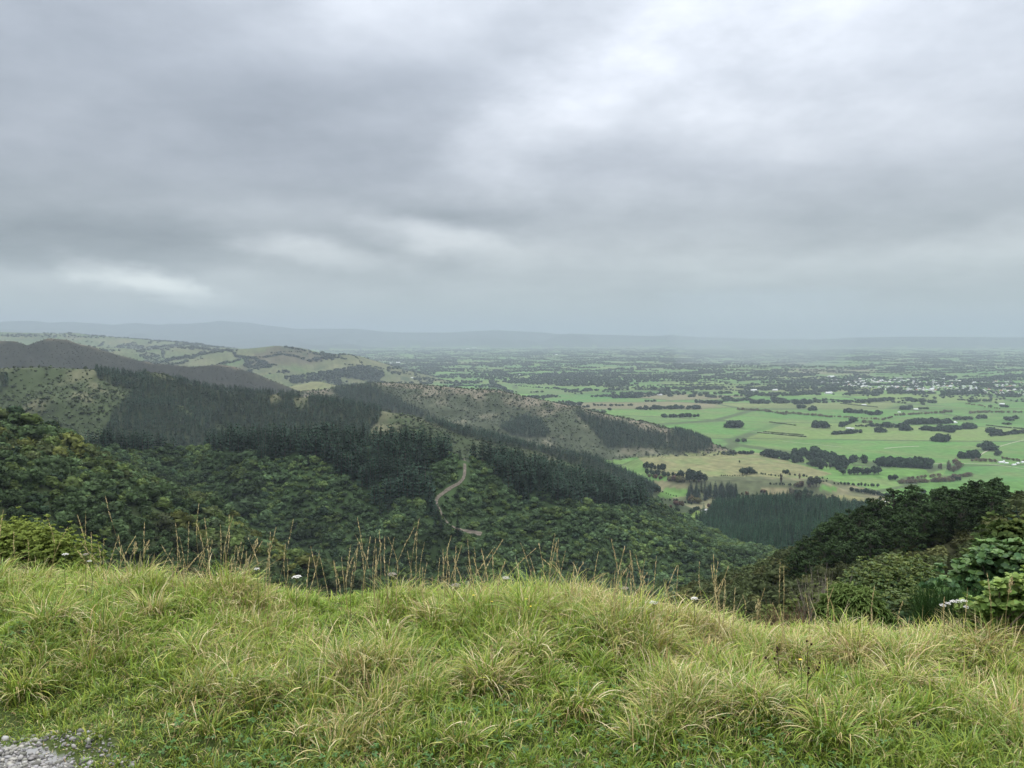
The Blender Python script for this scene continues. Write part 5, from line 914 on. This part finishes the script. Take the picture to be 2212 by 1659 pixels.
shrub('dark_shrub', 'dense dark green small leaved shrub beside the broad leaved one', [(1900, 1290, 8.6, .38), (1950, 1278, 8.8, .42), (2000, 1300, 8.6, .36), (1985, 1330, 7.6, .28), (1930, 1335, 7.8, .3), (1880, 1330, 8.0, .22), (2040, 1340, 7.4, .2)], 1900, 7, .036, .33, [(.026, .055, .018), (.035, .07, .02), (.03, .062, .02)], 602, M_GLOSS, (.13, .16, .035))
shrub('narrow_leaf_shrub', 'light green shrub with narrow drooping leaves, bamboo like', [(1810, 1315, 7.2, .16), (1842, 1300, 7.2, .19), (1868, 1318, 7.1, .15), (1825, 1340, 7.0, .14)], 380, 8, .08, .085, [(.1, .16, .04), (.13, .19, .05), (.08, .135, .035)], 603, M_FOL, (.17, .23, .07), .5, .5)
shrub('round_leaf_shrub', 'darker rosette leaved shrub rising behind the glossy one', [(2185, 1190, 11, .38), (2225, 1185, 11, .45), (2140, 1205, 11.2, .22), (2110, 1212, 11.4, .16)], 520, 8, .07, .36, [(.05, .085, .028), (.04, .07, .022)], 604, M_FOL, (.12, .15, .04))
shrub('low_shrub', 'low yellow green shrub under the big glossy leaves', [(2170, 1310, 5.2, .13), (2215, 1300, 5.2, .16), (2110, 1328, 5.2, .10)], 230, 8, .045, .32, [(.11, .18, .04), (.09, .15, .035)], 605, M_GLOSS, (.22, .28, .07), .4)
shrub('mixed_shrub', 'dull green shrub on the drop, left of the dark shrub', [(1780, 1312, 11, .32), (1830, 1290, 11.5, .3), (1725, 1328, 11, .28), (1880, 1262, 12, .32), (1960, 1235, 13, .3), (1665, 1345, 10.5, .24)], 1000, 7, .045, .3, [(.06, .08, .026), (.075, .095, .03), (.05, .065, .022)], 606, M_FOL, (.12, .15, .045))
def twigs(name, label, x0, x1, ytop, r, n, col, seed, lean, rad_, cat):
    g = np.random.default_rng(seed); m = MB(); lv = MB(); base = unproj((x0+x1)/2, 1350, r); base[2] = height(base[0:1], base[1:2])[0]
    for _ in range(n):
        x_ = g.uniform(x0, x1); t = unproj(x_+g.normal(0, lean), ytop+abs(g.normal(0, 28)), r+g.normal(0, .15)); b = unproj(x_*.6+.4*(x0+x1)/2, 1380, r); b[2] = height(b[0:1], b[1:2])[0]; mid = (b+t)/2+g.normal(0, .02, 3); tube(m, np.array([b, mid, t])-base, [rad_, rad_*.75, rad_*.35], np.array(col)*g.uniform(.7, 1.3), 3)
        for _k in range(3): f_ = g.uniform(.4, .9); q = b+(t-b)*f_; e = q+(t-b)*.25+g.normal(0, .05, 3); tube(m, np.array([q, e])-base, [rad_*.5, rad_*.25], np.array(col)*g.uniform(.7, 1.3), 3)
    tag(link(name, m.mesh(name, [M_BARK]), None, base), label, cat)
twigs('broom_bush', 'upright dark green twiggy broom behind white flowers', 1975, 2100, 1265, 5.9, 230, (.035, .07, .022), 611, 10, .0028, 'bush')
twigs('dead_bush', 'bare grey dead twigs beside the narrow leaved shrub', 1738, 1802, 1245, 7.6, 34, (.22, .19, .16), 612, 16, .004, 'dead bush')
twigs('dead_bush', 'thin reddish brown dead twigs low at the grass edge', 1640, 1745, 1300, 6.2, 46, (.12, .075, .05), 613, 16, .0026, 'dead bush')
# gravel at the track edge
def build_gravel():
    g = np.random.default_rng(31); mb = MB(); X, Y = g.uniform(-2.9, -.9, 24000), g.uniform(2.1, 3.4, 24000); D = poly_dist(X, Y, GRAV); Z = near_height(X, Y); v, f = ICO1
    for x, y, z, d in zip(X, Y, Z, D):
        if d > .16 or (d > -.05 and g.uniform() > .3): continue
        s = float(np.clip(g.lognormal(-5.15, .5), .003, .017)); q = v*s*np.array([g.uniform(.7, 1.35), g.uniform(.7, 1.35), g.uniform(.5, .95)])*g.uniform(.6, 1.3, (len(v), 1)); a = g.uniform(0, 6.28); c_, s_ = math.cos(a), math.sin(a); q = q@np.array([[c_, s_, 0], [-s_, c_, 0], [0, 0, 1]])
        mb.add(q+[x, y, z+s*.35], np.array((.24, .24, .235))*g.uniform(.4, 1.5)*np.array([1, g.uniform(.94, 1), g.uniform(.86, 1.02)]), None, f)
    V, C, Q, T = mb.get(); tag(link('gravel', mesh_np('gravel', V, [T], C, [M_BARK], smooth=False)), 'loose grey gravel stones at the lower left corner', None, None, 'stuff')
build_gravel()
